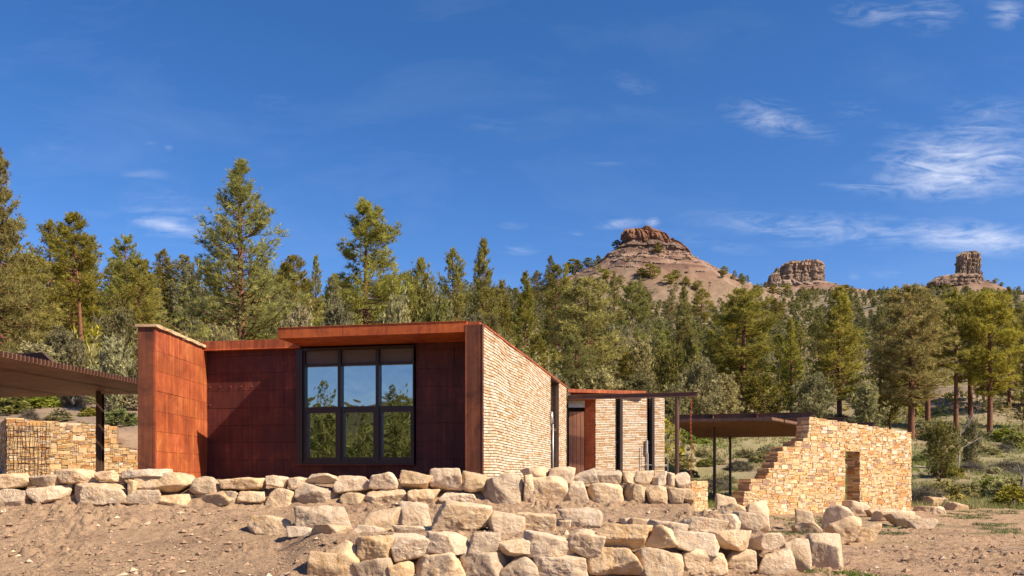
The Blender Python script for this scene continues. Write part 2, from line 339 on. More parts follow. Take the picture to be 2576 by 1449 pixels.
def relief(X, Y):
    r = np.hypot(X, Y); w = np.clip((r-45)/120, 0, 1)
    far = fbm(X/26, Y/26, 0*X, 4, 3)*3.0*w + fbm(X/9, Y/9, 0*X, 3, 9)*.8*w
    cone = 0*X
    for (cx, cy, h, fl, rad, ex) in CONES:
        q = np.hypot(X-cx, Y-cy); cone = cone+np.clip(1.35-q/rad, 0, 1)*(fbm(X/6, Y/6, 0*X, 5, 21, .6)*1.7+np.maximum(0, vnoise(q*.32+2*fbm(X/30, Y/30, 0*X, 2, 4), X/9, Y/25, 23)-.55)*4.5)
    wn = 1-np.clip((r-30)/40, 0, 1)
    flat = np.clip((Y-18.6)/.8, 0, 1)*(CX+FPX*X/np.maximum(Y, 1) < 1760)*(Y > 0)      # the levelled terrace
    hx = np.clip((CX+FPX*X/np.maximum(Y, 1)-1950)/150, 0, 1)                      # the graded yard on the right
    rid = 1-np.abs(fbm(X*3.1, Y*3.1, 0*X, 4, 31))*1.6
    clm = np.clip(vnoise(X*1.1, Y*1.1, 0*X, 76)*1.8-.3, .15, 1.2); cl = (np.clip(vnoise(X*8, Y*8, 0*X, 77)-.55, 0, 1)*.24+np.clip(vnoise(X*16, Y*16, 0*X, 78)-.5, 0, 1)*.15)*clm
    near = (fbm(X*.8, Y*.8, 0*X, 5, 41, .6)*.055+rid*.02+cl-.06+.035*fbm(X*.35, Y*3.2, 0*X, 3, 44)*hx)*wn*(1-.8*flat)*(1-.40*hx)
    return far+cone+near
ang = np.concatenate([np.linspace(-180, -62, 40, endpoint=False), np.linspace(-62, -38, 60, endpoint=False), np.linspace(-38, 38, 760, endpoint=False), np.linspace(38, 62, 60, endpoint=False), np.linspace(62, 180, 40)])
rad_ = np.concatenate([np.geomspace(1.5, 10, 24, endpoint=False), np.geomspace(10, 24, 330, endpoint=False), np.geomspace(24, 60, 130, endpoint=False), np.geomspace(60, 470, 200, endpoint=False), np.linspace(470, 640, 170, endpoint=False), np.geomspace(640, 830, 40, endpoint=False), np.linspace(830, 930, 60, endpoint=False), np.geomspace(930, 3800, 50)])
A_, R_ = np.meshgrid(np.radians(ang), rad_); GX = R_*np.sin(A_); GY = R_*np.cos(A_)
def gz(X, Y):
    X = np.atleast_1d(np.asarray(X, float)); Y = np.atleast_1d(np.asarray(Y, float)); return terrain(X, Y)+relief(X, Y)
def g1(x, y): return float(gz(x, y)[0])
GZ = terrain(GX, GY)+relief(GX, GY)
pxg = CX+FPX*GX/np.maximum(GY, .5)
def lerp(a, b, t): t = t[..., None]; return a*(1-t)+b*t
dirt = np.array((.37,.25,.158)); yard = np.array((.41,.272,.17)); grass_c = np.array((.25,.22,.11)); hill_c = np.array((.27,.195,.14)); talus = np.array((.205,.122,.086)); scrub = np.array((.15,.130,.070))
dark = np.array((.24,.15,.10))
t_far = np.clip((GY-36-6*fbm(GX/6, GY/6, 0*GX, 3, 55))/7, 0, 1)
gc = lerp(np.broadcast_to(dirt, GX.shape+(3,)), yard, np.clip((pxg-1950)/120, 0, 1))
gc = lerp(gc, dark, np.clip(fbm(GX*1.3, GY*1.3, 0*GX, 4, 57)*1.6-.15, 0, .75))
fieldw = np.clip((pxg-1500)/200, 0, 1)
gn = np.clip(.5+.9*fbm(GX/7, GY/7, 0*GX, 4, 66), 0, 1)
field = lerp(np.broadcast_to(grass_c, GX.shape+(3,)), np.array((.30,.23,.15)), gn*.8)
farc = lerp(np.broadcast_to(hill_c, GX.shape+(3,)), field, fieldw)
hw = np.clip((GY-85)/60, 0, 1); wood = lerp(np.broadcast_to(scrub, GX.shape+(3,)), hill_c, np.clip(.55+1.0*fbm(GX/16, GY/16, 0*GX, 4, 88), 0, 1))
farc = lerp(farc, wood, hw); farc = lerp(farc, np.array((.09,.085,.04)), np.where(GY < 0, 1.0, 0.0))
for (cx, cy, h, fl, rad, ex) in CONES:
    qq = np.hypot(GX-cx, GY-cy); bnd = np.clip((vnoise(GZ*.42+.7*fbm(GX/14, GY/14, 0*GX, 2, 15), GX/26, GY/40, 24)-.5)*5.5, -1, 1)*np.clip((GZ-terrain(np.array([cx-rad*1.05]), np.array([cy]))[0])/10, 0, 1)
    tc_ = lerp(np.broadcast_to(talus, GX.shape+(3,)), np.array((.11,.064,.048)), np.clip(-bnd, 0, 1)*.85); tc_ = lerp(tc_, np.array((.33,.23,.165)), np.clip(bnd, 0, 1)*.5)
    gul = np.clip(fbm(np.arctan2(GX-cx, GY-cy)*7, qq/70, 0*GX, 4, 26)*1.8, 0, 1); tc_ = lerp(tc_, np.array((.30,.215,.16)), gul*.6)
    farc = lerp(farc, tc_, np.clip(1.7-1.25*qq/rad, 0, 1))
gc = lerp(gc, farc, np.where(GY > 0, t_far, np.clip((R_-40)/30, 0, 1)))
# young grass by the stepped wall
gp = np.clip(fbm(GX/1.3, GY/1.3, 0*GX, 3, 91)*2.2+.1, 0, 1)*np.exp(-((GY-27.5)/5.5)**2)*np.clip((pxg-1930)/80, 0, 1)*(GY > 0)*.7
gc = lerp(gc, np.array((.14,.16,.055)), gp)
nr, nc = GX.shape; I = np.arange(nr*nc).reshape(nr, nc)
F_ = np.stack([I[:-1, :-1], I[:-1, 1:], I[1:, 1:], I[1:, :-1]], -1).reshape(-1, 4)[:, ::-1]
me = mesh_np('ground', np.stack([GX, GY, GZ], -1).reshape(-1, 3), F_, gc.reshape(-1, 3), True)
ground = link('ground', me, M['ground']); ground['kind'] = 'structure'
mb = MB(); mb.cyl((0,0,-.6), (0,0,-.45), 2.0, 2.0, 24)   # closes the sheet under the viewer
MBg = mb.build('ground_patch', M['ground']); MBg['kind'] = 'structure'; MBg.location = (0, 0, .5)

# ------------------------------------------------------------------ building geometry frame
TH = R(11.6); Fd = Vector((math.cos(TH), -math.sin(TH), 0)); Nd = Vector((-math.sin(TH), -math.cos(TH), 0)); UP = Vector((0,0,1))
L0 = Vector((-8.37, 23.4, 0))
def fp(s, n, z): return L0+Fd*s+Nd*n+UP*z
def s_of(px, n=0.0):
    u_ = (px-CX)/FPX; return (u_*(L0.y+Nd.y*n)-L0.x-Nd.x*n)/(Fd.x-u_*Fd.y)
ZT = 1.3
bld = empty('steel_and_stone_building', (-4.0, 22.5, 1.5))
tag(bld, 'rust-red steel and stone building with big six-light window and projecting flat roof', 'building')
SF = s_of(1170, 1.5)       # left face of the right fin
def fbox(mb, s0, s1, n0, n1, z0, z1, c=(1,1,1)): mb.box(fp(s0, n0, z0), Fd*(s1-s0), Nd*-(n0-n1) if n1 > n0 else Nd*(n1-n0), UP*(z1-z0), c)
def fbox(mb, s0, s1, n0, n1, z0, z1, c=(1,1,1)):
    p = lambda s, n, z: fp(s, n, z)
    mb.hexa([p(s0,n1,z0), p(s1,n1,z0), p(s1,n0,z0), p(s0,n0,z0), p(s0,n1,z1), p(s1,n1,z1), p(s1,n0,z1), p(s0,n0,z1)], c)
WS0, WS1 = s_of(752), s_of(1045); WZ0, WZ1 = 1.95, 5.02; SOF = 5.07
# cladding of the recessed wall: sheets about 1.2 x 0.47 m with open seams
def clad(mb, s0, s1, z0, z1, place, sw, sh, hole=None, z_off=0.0, seed=1, s_off=0.0):
    r_ = random.Random(seed); z = z0-z_off; row = 0
    while z < z1-.01:
        za, zb = max(z, z0), min(z+sh, z1); s = s0-s_off-(row % 2)*sw*.0
        while s < s1-.01:
            sa, sb = max(s, s0), min(s+sw, s1)
            if sb > sa+.01 and zb > za+.01:
                segs = [(sa, sb, za, zb)]
                if hole:
                    h0, h1, g0, g1_ = hole
                    if not (sb <= h0 or sa >= h1 or zb <= g0 or za >= g1_):
                        segs = [q for q in ((sa, min(sb, h0), za, zb), (max(sa, h1), sb, za, zb), (max(sa, h0), min(sb, h1), za, min(zb, g0)), (max(sa, h0), min(sb, h1), max(za, g1_), zb)) if q[1]-q[0] > .01 and q[3]-q[2] > .01]
                k = r_.uniform(.9, 1.08); cc = (k, k*r_.uniform(.94, 1.05), k*r_.uniform(.92, 1.06))
                for q in segs: place(mb, q[0]+.0025, q[1]-.0025, q[2]+.0035, q[3]-.0035, cc, r_.uniform(0, .012))
            s += sw
        z += sh; row += 1
def place_f(mb, a, b_, c, d, col, e): fbox(mb, a, b_, -.02, .022+e, c, d, col)
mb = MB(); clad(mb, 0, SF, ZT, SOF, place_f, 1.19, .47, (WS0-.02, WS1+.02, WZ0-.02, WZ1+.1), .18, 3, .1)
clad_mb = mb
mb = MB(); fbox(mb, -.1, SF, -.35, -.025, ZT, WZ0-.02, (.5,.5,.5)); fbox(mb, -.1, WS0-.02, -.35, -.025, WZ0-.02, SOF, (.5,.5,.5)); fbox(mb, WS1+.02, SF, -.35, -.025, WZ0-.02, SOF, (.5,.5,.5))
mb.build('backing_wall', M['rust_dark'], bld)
# rivets on the upper seams
mb = clad_mb
for zr in (4.93, 4.46, 4.05, 3.56):
    for k in range(8 if zr > 3.6 else 1):
        s = .12+k*.31; p = fp(s, .03, zr); 
        if k*.31 < 2.4: mb.cyl(p, p+Nd*.022, .021, .012, 8, (2,1.8,1.7))
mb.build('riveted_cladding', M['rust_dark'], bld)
# window
win = empty('window', (0,0,0)); win.parent = bld; win.location = fp((WS0+WS1)/2, .1, WZ0)-bld.location
S1 = s_of(771); SM = [(s_of(854.), s_of(861.5)), (s_of(949), s_of(957))]; S4 = s_of(1041)
mb = MB(); fbox(mb, WS0, S1-.05, -.1, .16, WZ0, WZ1); fbox(mb, S4+.012, WS1, -.1, .14, WZ0, WZ1)
fbox(mb, S1-.05, S4+.012, -.1, .13, WZ0, WZ0+.07); fbox(mb, S1-.05, S4+.012, -.1, .13, WZ1-.07, WZ1)
fbox(mb, S1-.05, S1, -.1, .10, WZ0+.07, WZ1-.07)
for a, b_ in SM: fbox(mb, a, b_, -.1, .125, WZ0+.07, WZ1-.07)
lits = [(S1, SM[0][0]), (SM[0][1], SM[1][0]), (SM[1][1], S4+.012)]
for a, b_ in lits:
    fbox(mb, a, b_, -.1, .085, 4.535, 4.60); fbox(mb, a, b_, -.1, .10, 3.375, 3.455)
    fbox(mb, a, a+.075, -.1, .09, WZ0+.07, 3.375); fbox(mb, b_-.075, b_, -.1, .09, WZ0+.07, 3.375)
    fbox(mb, a+.075, b_-.075, -.1, .088, 3.295, 3.375); fbox(mb, a+.075, b_-.075, -.1, .088, WZ0+.07, 2.12)
mb.build('window_frame', M['frame'], win)
for a, b_ in lits:
    m_ = MB(); fbox(m_, a, b_, -.02, .02, 4.60, WZ1-.07); m_.build('transom_panel', M['blind'], win)
    m_ = MB(); fbox(m_, a, b_, -.01, .012, 3.455, 4.535); m_.build('pane', M['glass'], win)
    m_ = MB(); fbox(m_, a+.075, b_-.075, -.01, .014, 2.12, 3.295); m_.build('pane', M['glass'], win)
mb = MB(); fbox(mb, WS0-.03, WS1+.03, -.1, .19, WZ0-.045, WZ0-.001); mb.build('sill', M['rust_dark'], win)
mb = MB(); fbox(mb, WS0-.1, WS1+.1, -.45, -.36, WZ0-.3, SOF); mb.build('backing_wall', M['steel_black'], bld)
# fascias, soffit, roof
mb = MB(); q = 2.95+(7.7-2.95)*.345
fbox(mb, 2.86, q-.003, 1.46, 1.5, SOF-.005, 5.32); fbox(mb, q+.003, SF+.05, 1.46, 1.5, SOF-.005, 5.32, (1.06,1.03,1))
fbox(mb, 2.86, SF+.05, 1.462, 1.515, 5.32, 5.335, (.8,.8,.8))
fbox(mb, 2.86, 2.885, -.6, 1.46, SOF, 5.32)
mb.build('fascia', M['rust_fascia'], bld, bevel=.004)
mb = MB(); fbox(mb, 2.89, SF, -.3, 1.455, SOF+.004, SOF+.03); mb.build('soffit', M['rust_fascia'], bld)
mb = MB(); fbox(mb, 2.9, SF+.02, -13.5, 1.45, SOF+.04, 5.29); fbox(mb, -.3, 2.85, -9, .2, 5.04, 5.2); mb.build('roof', M['rust_mid'], bld)
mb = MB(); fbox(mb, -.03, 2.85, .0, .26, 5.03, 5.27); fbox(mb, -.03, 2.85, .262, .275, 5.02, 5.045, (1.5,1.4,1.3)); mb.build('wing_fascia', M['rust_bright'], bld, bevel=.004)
# right fin
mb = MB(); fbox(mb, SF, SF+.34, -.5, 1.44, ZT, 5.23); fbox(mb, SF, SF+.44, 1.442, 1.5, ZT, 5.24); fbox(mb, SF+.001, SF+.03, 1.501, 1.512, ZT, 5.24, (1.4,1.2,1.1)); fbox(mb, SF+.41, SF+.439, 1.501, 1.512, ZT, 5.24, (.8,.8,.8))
mb.build('end_fin', M['rust_mid'], bld, bevel=.006)
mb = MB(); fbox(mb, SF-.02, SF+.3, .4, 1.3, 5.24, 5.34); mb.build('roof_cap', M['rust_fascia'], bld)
# left fin wall, its panels face the right
XW = -8.37
mb = MB()
def place_l(mb, a, b_, c, d, col, e): mb.box((XW-.02, a, c), (.035+e, 0, 0), (0, b_-a, 0), (0, 0, d-c), col)
clad(mb, 20.02, 23.42, ZT, 5.10, place_l, .93, .475, None, .05, 9, .2)
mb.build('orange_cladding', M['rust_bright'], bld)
mb = MB(); mb.box((XW-.38, 20.0, ZT), (.36, 0, 0), (0, 3.4, 0), (0, 0, 3.79), (.6,.6,.6)); mb.build('backing_wall', M['rust_dark'], bld)
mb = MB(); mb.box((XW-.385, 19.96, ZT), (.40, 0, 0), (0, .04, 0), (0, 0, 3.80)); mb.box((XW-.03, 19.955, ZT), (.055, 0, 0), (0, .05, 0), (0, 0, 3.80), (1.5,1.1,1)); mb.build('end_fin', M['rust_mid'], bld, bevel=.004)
mb = MB(); y = 19.9; r_ = random.Random(5)
SC = [(.58,.43,.27),(.52,.36,.20),(.50,.32,.15),(.60,.47,.32),(.46,.28,.13),(.55,.40,.24),(.40,.26,.16)]
def stone_box(mb, o, a, b_, c_, col, r_, j=.012):
    o, a, b_, c_ = map(Vector, (o, a, b_, c_)); P = [o, o+a, o+a+b_, o+b_, o+c_, o+a+c_, o+a+b_+c_, o+b_+c_]
    mb.hexa([p+Vector((r_.uniform(-j, j), r_.uniform(-j, j), r_.uniform(-j, j))) for p in P], col)
while y < 23.5:
    l = r_.uniform(.22, .42); stone_box(mb, (XW-.42, y, 5.102), (.50, 0, 0), (0, l-.015, 0), (0, 0, .075), r_.choice(SC), r_); y += l
mb.build('coping', M['wallstone'], bld)

# coursed side wall: thin wavy courses of sandstone
def coursed(mb, O, D, Nrm, L, z0, z1, ch, lmin, lmax, amp, holes=(), seed=1, dep=.07, pal=None):
    r_ = random.Random(seed); pal = pal or SC; nrows = int((z1-z0)/ch)+3
    wav = lambda s, z: amp*float(fbm(np.array([s*.7]), np.array([z*.55]), np.array([seed*3.1]), 1, seed)[0])
    cache = {}
    def wv(s, row):
        k = (round(s*8), row)
        if k not in cache: cache[k] = wav(round(s*8)/8, row*ch)
        return cache[k]
    for row in range(-1, nrows):
        s = -r_.uniform(0, lmax)
        while s < L:
            l = r_.uniform(lmin, lmax)*(1 if r_.random() < .8 else 1.5); a, b_ = max(s, 0), min(s+l, L); s += l
            if b_-a < .03: continue
            cuts = [(a, b_)]
            for (h0, h1, g0, g1_) in holes:
                if z0+row*ch+ch > g0 and z0+row*ch < g1_:
                    cuts = [q for (p0, p1) in cuts for q in ((p0, min(p1, h0)), (max(p0, h1), p1)) if q[1]-q[0] > .02]
            for a, b_ in cuts:
                za, zb = [z0+row*ch+wv(t, row) for t in (a, b_)]; ta, tb = [z0+(row+1)*ch+wv(t, row+1)-.017 for t in (a, b_)]
                za, zb = max(za, z0), max(zb, z0); ta, tb = min(ta, z1), min(tb, z1)
                if ta-za < .01 or tb-zb < .01: continue
                c = r_.choice(pal); k = r_.uniform(.88, 1.1); c = tuple(x*k for x in c); e = r_.uniform(0, .014); e2 = e+r_.uniform(-.004, .004); g = .004
                P = lambda s_, n_, z_: Vector(O)+Vector(D)*s_+Vector(Nrm)*n_+UP*z_
                mb.hexa([P(a+g, dep+e, za), P(b_-g, dep+e2, zb), P(b_-g, 0, zb), P(a+g, 0, za), P(a+g, dep+e-.006, ta), P(b_-g, dep+e2-.006, tb), P(b_-g, 0, tb), P(a+g, 0, ta)], c)
PALE = [(.55,.44,.32),(.58,.47,.35),(.54,.41,.28),(.60,.50,.39),(.52,.36,.21),(.46,.29,.16),(.56,.44,.31),(.62,.53,.43)]
Rd = -Nd     # away from the viewer
C0 = fp(SF+.44, 1.438, 0); LA = 14.2
def tA(px): # distance along side wall seen at px
    u_ = (px-CX)/FPX; return (u_*C0.y-C0.x)/(Rd.x-u_*Rd.y)
hA = (tA(1385), tA(1403), ZT, 5.12)
mb = MB(); coursed(mb, C0-Fd*.07, Rd, Fd, LA, ZT, 5.2, .074, .20, .36, .085, [hA], 4, .07, PALE)
mb.build('coursed_stone_wall', M['wallstone'], bld)
mb = MB(); C1 = C0-Fd*.42
for (a, b_, zt) in ((0.01, hA[0], 5.16), (hA[1], LA-.01, 5.16)): mb.box(C1+Rd*a+UP*ZT, Rd*(b_-a), Fd*-.01+Fd*.37, UP*(zt-ZT), (.30,.21,.13))
mb.build('backing_wall', M['wallstone'], bld)
mb = MB(); mb.box(C0-Fd*.44+Rd*.02+UP*5.2, Rd*(LA-.0), Fd*.47, UP*.045); mb.build('roof_flashing', M['rust_bright'], bld)
sl = empty('slot_window', (0,0,0)); sl.parent = bld; sl.location = C0+Rd*(hA[0]+hA[1])/2+UP*ZT-bld.location
mb = MB(); mb.box(C0-Fd*.05+Rd*(hA[1]-.09)+UP*ZT, Rd*.085, Fd*.10, UP*3.8); mb.box(C0-Fd*.10+Rd*(hA[0]+.005)+UP*ZT, Rd*.08, Fd*.08, UP*3.8); mb.box(C0-Fd*.10+Rd*(hA[0]+.09)+UP*3.3, Rd*(hA[1]-hA[0]-.2), Fd*.06, UP*.09)
mb.box(C0-Fd*.30+Rd*(hA[0])+UP*5.1, Rd*(hA[1]-hA[0]), Fd*.38, UP*.06)
mb.build('window_frame', M['steel_brown'], sl)
mb = MB(); mb.box(C0-Fd*.16+Rd*(hA[0]+.01)+UP*ZT, Rd*(hA[1]-hA[0]-.02), Fd*.04, UP*3.78); mb.build('pane', M['glass'], sl)
mb = MB(); p = C0+Rd*(hA[0]-.12)+Fd*.06+UP*zz(C0.y+Rd.y*hA[0], 1065); mb.cyl(p, p+UP*.4, .07, .045, 10); mb.cyl(p-UP*.02+UP*0, p+Fd*-.08+UP*.2, .03, .03, 6); mb.cyl(p+UP*-.02+Rd*.28, p+Rd*.28-UP*2.3, .03, .03, 8); mb.build('wall_lamp', M['galv'], bld, smooth=True)

# ------------------------------------------------------------------ stone wing with entry
E = C0+Rd*LA
W1 = wpt(1498, HZ, 35.3); W2 = wpt(1672, HZ, 36.6); W1.z = W2.z = 0; DB = (W2-W1).normalized(); LB = (W2-W1).length; NB_ = Vector((DB.y, -DB.x, 0))
wing = empty('stone_wing', ((W1+W2)/2)+UP*1.5)
tag(wing, 'low pale stone wing with entry door, two dark slot windows and thin steel beam', 'building')
def tB(px): u_ = (px-CX)/FPX; return (u_*W1.y-W1.x)/(DB.x-u_*DB.y)
hB = [(tB(1548), tB(1564), ZT, 5.0), (tB(1627), tB(1644), ZT, 5.0)]
mb = MB(); coursed(mb, W1-NB_*.07, DB, NB_, LB, ZT, 4.98, .074, .18, .34, .085, hB, 8, .07, PALE); mb.build('coursed_stone_wall', M['wallstone'], wing)
mb = MB(); e_ = [0.01, hB[0][0], hB[0][1], hB[1][0], hB[1][1], LB-.01]
for a, b_ in ((e_[0], e_[1]), (e_[2], e_[3]), (e_[4], e_[5])): mb.box(W1-NB_*.45+DB*a+UP*ZT, DB*(b_-a), NB_*.375, UP*(4.96-ZT), (.30,.21,.13))
mb.box(W1-NB_*8+DB*.05+UP*ZT, DB*(LB-.1), NB_*7.5, UP*3.2, (.35,.25,.16)); mb.build('backing_wall', M['wallstone'], wing)
for h in hB:
    w_ = empty('slot_window', (0,0,0)); w_.parent = wing; w_.location = W1+DB*(h[0]+h[1])/2+UP*ZT-wing.location
    m_ = MB(); m_.box(W1-NB_*.02+DB*(h[1]-.13)+UP*ZT, DB*.125, NB_*.12, UP*3.7, (1.3,1.2,1.2)); m_.box(W1-NB_*.12+DB*(h[0]+.003)+UP*ZT, DB*.04, NB_*.12, UP*3.7)
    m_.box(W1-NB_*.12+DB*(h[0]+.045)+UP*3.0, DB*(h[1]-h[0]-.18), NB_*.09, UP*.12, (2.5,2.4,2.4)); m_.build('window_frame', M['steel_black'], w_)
    m_ = MB(); m_.box(W1-NB_*.2+DB*(h[0]+.004)+UP*ZT, DB*(h[1]-h[0]-.14), NB_*.05, UP*3.68); m_.build('pane', M['glass'], w_)
# entry recess
e0 = wpt(1430, HZ, 35.4); e1 = wpt(1471, HZ, 35.35); e2 = wpt(1498, HZ, 35.2)
mb = MB(); X0 = wpt(1427, HZ, 36.2).x
mb.box((X0, 36.0, ZT), (W1.x-X0, 0, 0), (0, .1, 0), (0, 0, 3.6)); mb.build('recess_wall', M['steel_black'], wing)
mb = MB(); z = ZT
while z < 4.85:
    mb.box((e1.x, e1.y, z), (e2.x-e1.x-.03, e2.y-e1.y, 0), (0, .05, 0), (0, 0, .60)); z += .61
for z in (2.05, 2.66, 3.27, 3.88, 4.49):
    for fx in (.12, .5, .85): p = Vector((e1.x+(e2.x-e1.x)*fx, e1.y-.005, z)); mb.cyl(p, p-Vector((0,.02,0)), .018, .012, 6)
mb.build('steel_side_panel', M['rust_bright'], wing)
mb = MB(); zd = zz(34.9, 1036); d0 = wpt(1431, HZ, 34.9); d1 = wpt(1470, HZ, 34.75)
for k in range(4):
    a = d0.lerp(d1, k/4); b_ = d0.lerp(d1, (k+1)/4); mb.box((a.x+.006, a.y, ZT), (b_.x-a.x-.012, b_.y-a.y, 0), (0, .05, 0), (0, 0, zd-ZT))
dr = mb.build('door', M['door'], wing)
mb = MB(); mb.box((d0.x, 35.1, zz(35.1, 1025)), (e1.x-d0.x-.02, 0, 0), (0, .06, 0), (0, 0, .29)); mb.build('lintel_panel', M['galv'], wing)
# roof fascia and canopy beam
f0 = wpt(1429, HZ, 35.0); f1 = wpt(1626, HZ, 35.9)
mb = MB(); zt = zz(35.0, 978); D_ = (f1-f0); D_.z = 0; mb.box((f0.x, f0.y, zt-.14), D_, (0, .25, 0), (0, 0, .14)); mb.build('roof_fascia', M['rust_bright'], wing)
mb = MB(); mb.box((f0.x+.1, f0.y+.26, zt-.2), D_*.98, (1.5, 7.5, 0), (0, 0, .14)); mb.build('roof', M['rust_mid'], wing)
b0 = wpt(1429, HZ, 34.4); b1 = wpt(1755, HZ, 33.0); D_ = b1-b0; D_.z = 0; zb = 4.74
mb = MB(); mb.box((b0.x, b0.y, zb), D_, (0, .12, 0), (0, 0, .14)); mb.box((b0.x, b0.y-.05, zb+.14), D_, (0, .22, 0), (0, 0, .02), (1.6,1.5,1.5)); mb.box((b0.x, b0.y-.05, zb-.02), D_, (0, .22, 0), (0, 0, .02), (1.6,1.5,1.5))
mb.build('canopy_beam', M['steel_brown'], wing)
mb = MB(); P = wpt(1703, HZ, 33.25); mb.cyl((P.x, P.y, ZT), (P.x, P.y, zb-.02), .085, .085, 12); mb.build('post', M['steel_brown'], wing, smooth=False)
mb = MB(); mb.box((b0.x, b0.y+.2, zb+.03), (e2.x-b0.x, -.1, 0), (0, .9, 0), (0, 0, .06)); mb.build('entry_soffit', M['rust_bright'], wing)
mb = MB(); p = W1+DB*(hB[1][0]-.05)+NB_*.08+UP*zz(36.2, 1140); mb.cyl(p, p+UP*.55, .06, .05, 8); mb.cyl(p+DB*.05, p+DB*.05-UP*1.2, .035, .035, 8)
for dx, zt2 in ((-.25, .3), (1.05, .15)): mb.cyl(p+DB*dx+UP*zt2, p+DB*dx-UP*1.3, .015, .015, 6)
mb.cyl(p-DB*.25-UP*.5, p+DB*1.05-UP*.5, .012, .012, 6); mb.cyl(p-UP*.5, p-UP*.5+DB*.05, .04, .04, 6)
mb.build('wall_lamp', M['galv'], wing)
# rain chain
ch = MB(); P = wpt(1739, HZ, 33.05); z = 4.72; k = 0
while z > 0.62:
    c = Vector((P.x+.02*math.sin(z*3), P.y, z)); a = Vector((1, 0, 0)) if k % 2 else Vector((.3, 1, 0)).normalized(); r0 = .04; n = 8; pts = [c+a*math.cos(2*math.pi*t/n)*r0*.7+UP*math.sin(2*math.pi*t/n)*r0*1.25 for t in range(n)]
    for t in range(n): ch.cyl(pts[t], pts[(t+1) % n], .011, .011, 4, caps=False)
    z -= .078; k += 1
o = ch.build('rain_chain', M['rust_bright'], None, (P.x, P.y, .6)); tag(o, 'rusty rain chain hanging from the end of the thin steel beam', 'chain')

# ------------------------------------------------------------------ rubble walls
RUB = [(.62,.42,.20),(.64,.46,.24),(.60,.38,.16),(.68,.52,.32),(.58,.33,.12),(.66,.48,.26),(.50,.25,.09),(.62,.42,.20),(.67,.54,.37),(.38,.24,.16),(.60,.41,.22),(.66,.47,.24),(.63,.43,.21)]
RUB = [(r, g_*1.0, b_*1.07) for r, g_, b_ in RUB]
def rubble(mb, O, D, L, top, z0, thick, holes=(), seed=1, cw=.068, chh=.048, back=None):
    r_ = random.Random(seed); O = Vector(O); D = Vector(D); Bk = back or Vector((-D.y, D.x, 0)); nx = int(L/cw); tops = [top((i+.5)*cw) for i in range(nx)]; nz_ = int((max(tops)-z0)/chh)+1
    ok = [[z0+(j+1)*chh <= tops[i]+.02 and not any(h[0] < (i+.5)*cw < h[1] and h[2] < z0+(j+.5)*chh < h[3] for h in holes) for j in range(nz_)] for i in range(nx)]
    P = lambda s_, n_, z_: O+D*s_+Bk*n_+UP*z_
    for i in range(nx):      # mortar core
        j = 0
        while j < nz_:
            if ok[i][j]:
                k = j
                while k < nz_ and ok[i][k]: k += 1
                a, b_ = i*cw, (i+1)*cw; li = i > 0 and ok[i-1][j]; ri = i < nx-1 and ok[i+1][j]
                if not li: a += .02
                if not ri: b_ -= .02
                mb.hexa([P(a, .03, z0+j*chh), P(b_, .03, z0+j*chh), P(b_, thick-.03, z0+j*chh), P(a, thick-.03, z0+j*chh), P(a, .03, z0+k*chh-.02), P(b_, .03, z0+k*chh-.02), P(b_, thick-.03, z0+k*chh-.02), P(a, thick-.03, z0+k*chh-.02)], (.30,.20,.12)); j = k
            else: j += 1
    used = [[False]*nz_ for _ in range(nx)]
    cells = [(i, j) for j in range(nz_) for i in range(nx)]
    for big in (1, 0):
        if big: order = r_.sample(cells, len(cells)//13)
        else: order = cells
        for (i, j) in order:
            if used[i][j] or not ok[i][j]: continue
            w = r_.randint(3, 6) if big else r_.choice((1, 2, 2, 3, 3, 4)); h = r_.randint(2, 4) if big else r_.choice((1, 1, 1, 2, 2))
            ww = 0
            while ww < w and i+ww < nx and not used[i+ww][j] and ok[i+ww][j]: ww += 1
            hh = 1
            while hh < h and j+hh < nz_ and all(not used[i+t][j+hh] and ok[i+t][j+hh] for t in range(ww)): hh += 1
            if big and (ww < 2 or hh < 2): continue
            for t in range(ww):
                for u2 in range(hh): used[i+t][j+u2] = True
            g = .006; a, b_ = i*cw+g, (i+ww)*cw-g; za, zb2 = z0+j*chh+g, z0+(j+hh)*chh-g
            wv = .025*math.sin(i*.21+j*.35+seed); e = r_.uniform(-.018, .012); e2 = e+r_.uniform(-.01, .01); c = r_.choice(RUB); k = r_.uniform(.85, 1.15); c = tuple(x*k for x in c); jj = lambda: r_.uniform(-.008, .008)
            edge = i == 0 or not ok[i-1][j]; tk = [(e, thick-e, c)]
            if edge:
                f1 = r_.uniform(.3, .7)*thick; c2 = tuple(x*r_.uniform(.85, 1.15) for x in r_.choice(RUB)); tk = [(e, f1-.006, c), (f1+.006, thick-e, c2)]
            for q0, q1, cc_ in tk:
                oa = r_.uniform(-.03, .03) if edge else 0
                mb.hexa([P(a+jj()+oa, q0, za+jj()), P(b_+jj(), q0+(e2-e if q0 == e else 0), za+jj()), P(b_, q1, za), P(a+oa, q1, za), P(a+jj()+oa, q0+jj(), zb2+jj()), P(b_+jj(), q0+jj(), zb2+jj()), P(b_, q1, zb2), P(a+oa, q1, zb2)], cc_)
def c4(x, y): return ((1800+x/2.7605)*.92, (1050+y/2.7605)*.92)
D2 = Vector((.882, .471, 0)).normalized(); Wc = Vector((12.2, 35.0, 0))
def t2(px): u_ = (px-CX)/FPX; return (u_*Wc.y-Wc.x)/(D2.x-u_*D2.y)
def z2(px, py): return zz(Wc.y+D2.y*t2(px), py)
steps = []
for (x, y) in [(640,860),(655,805),(690,755),(702,712),(818,690),(826,672),(832,630),(875,590),(902,510),(940,470),(1030,432),(1095,400),(1135,355),(1140,245)]:
    X, Y = c4(x, y); steps.append((t2(X), z2(X, Y)))
T0 = steps[0][0]; T1 = t2(2293)
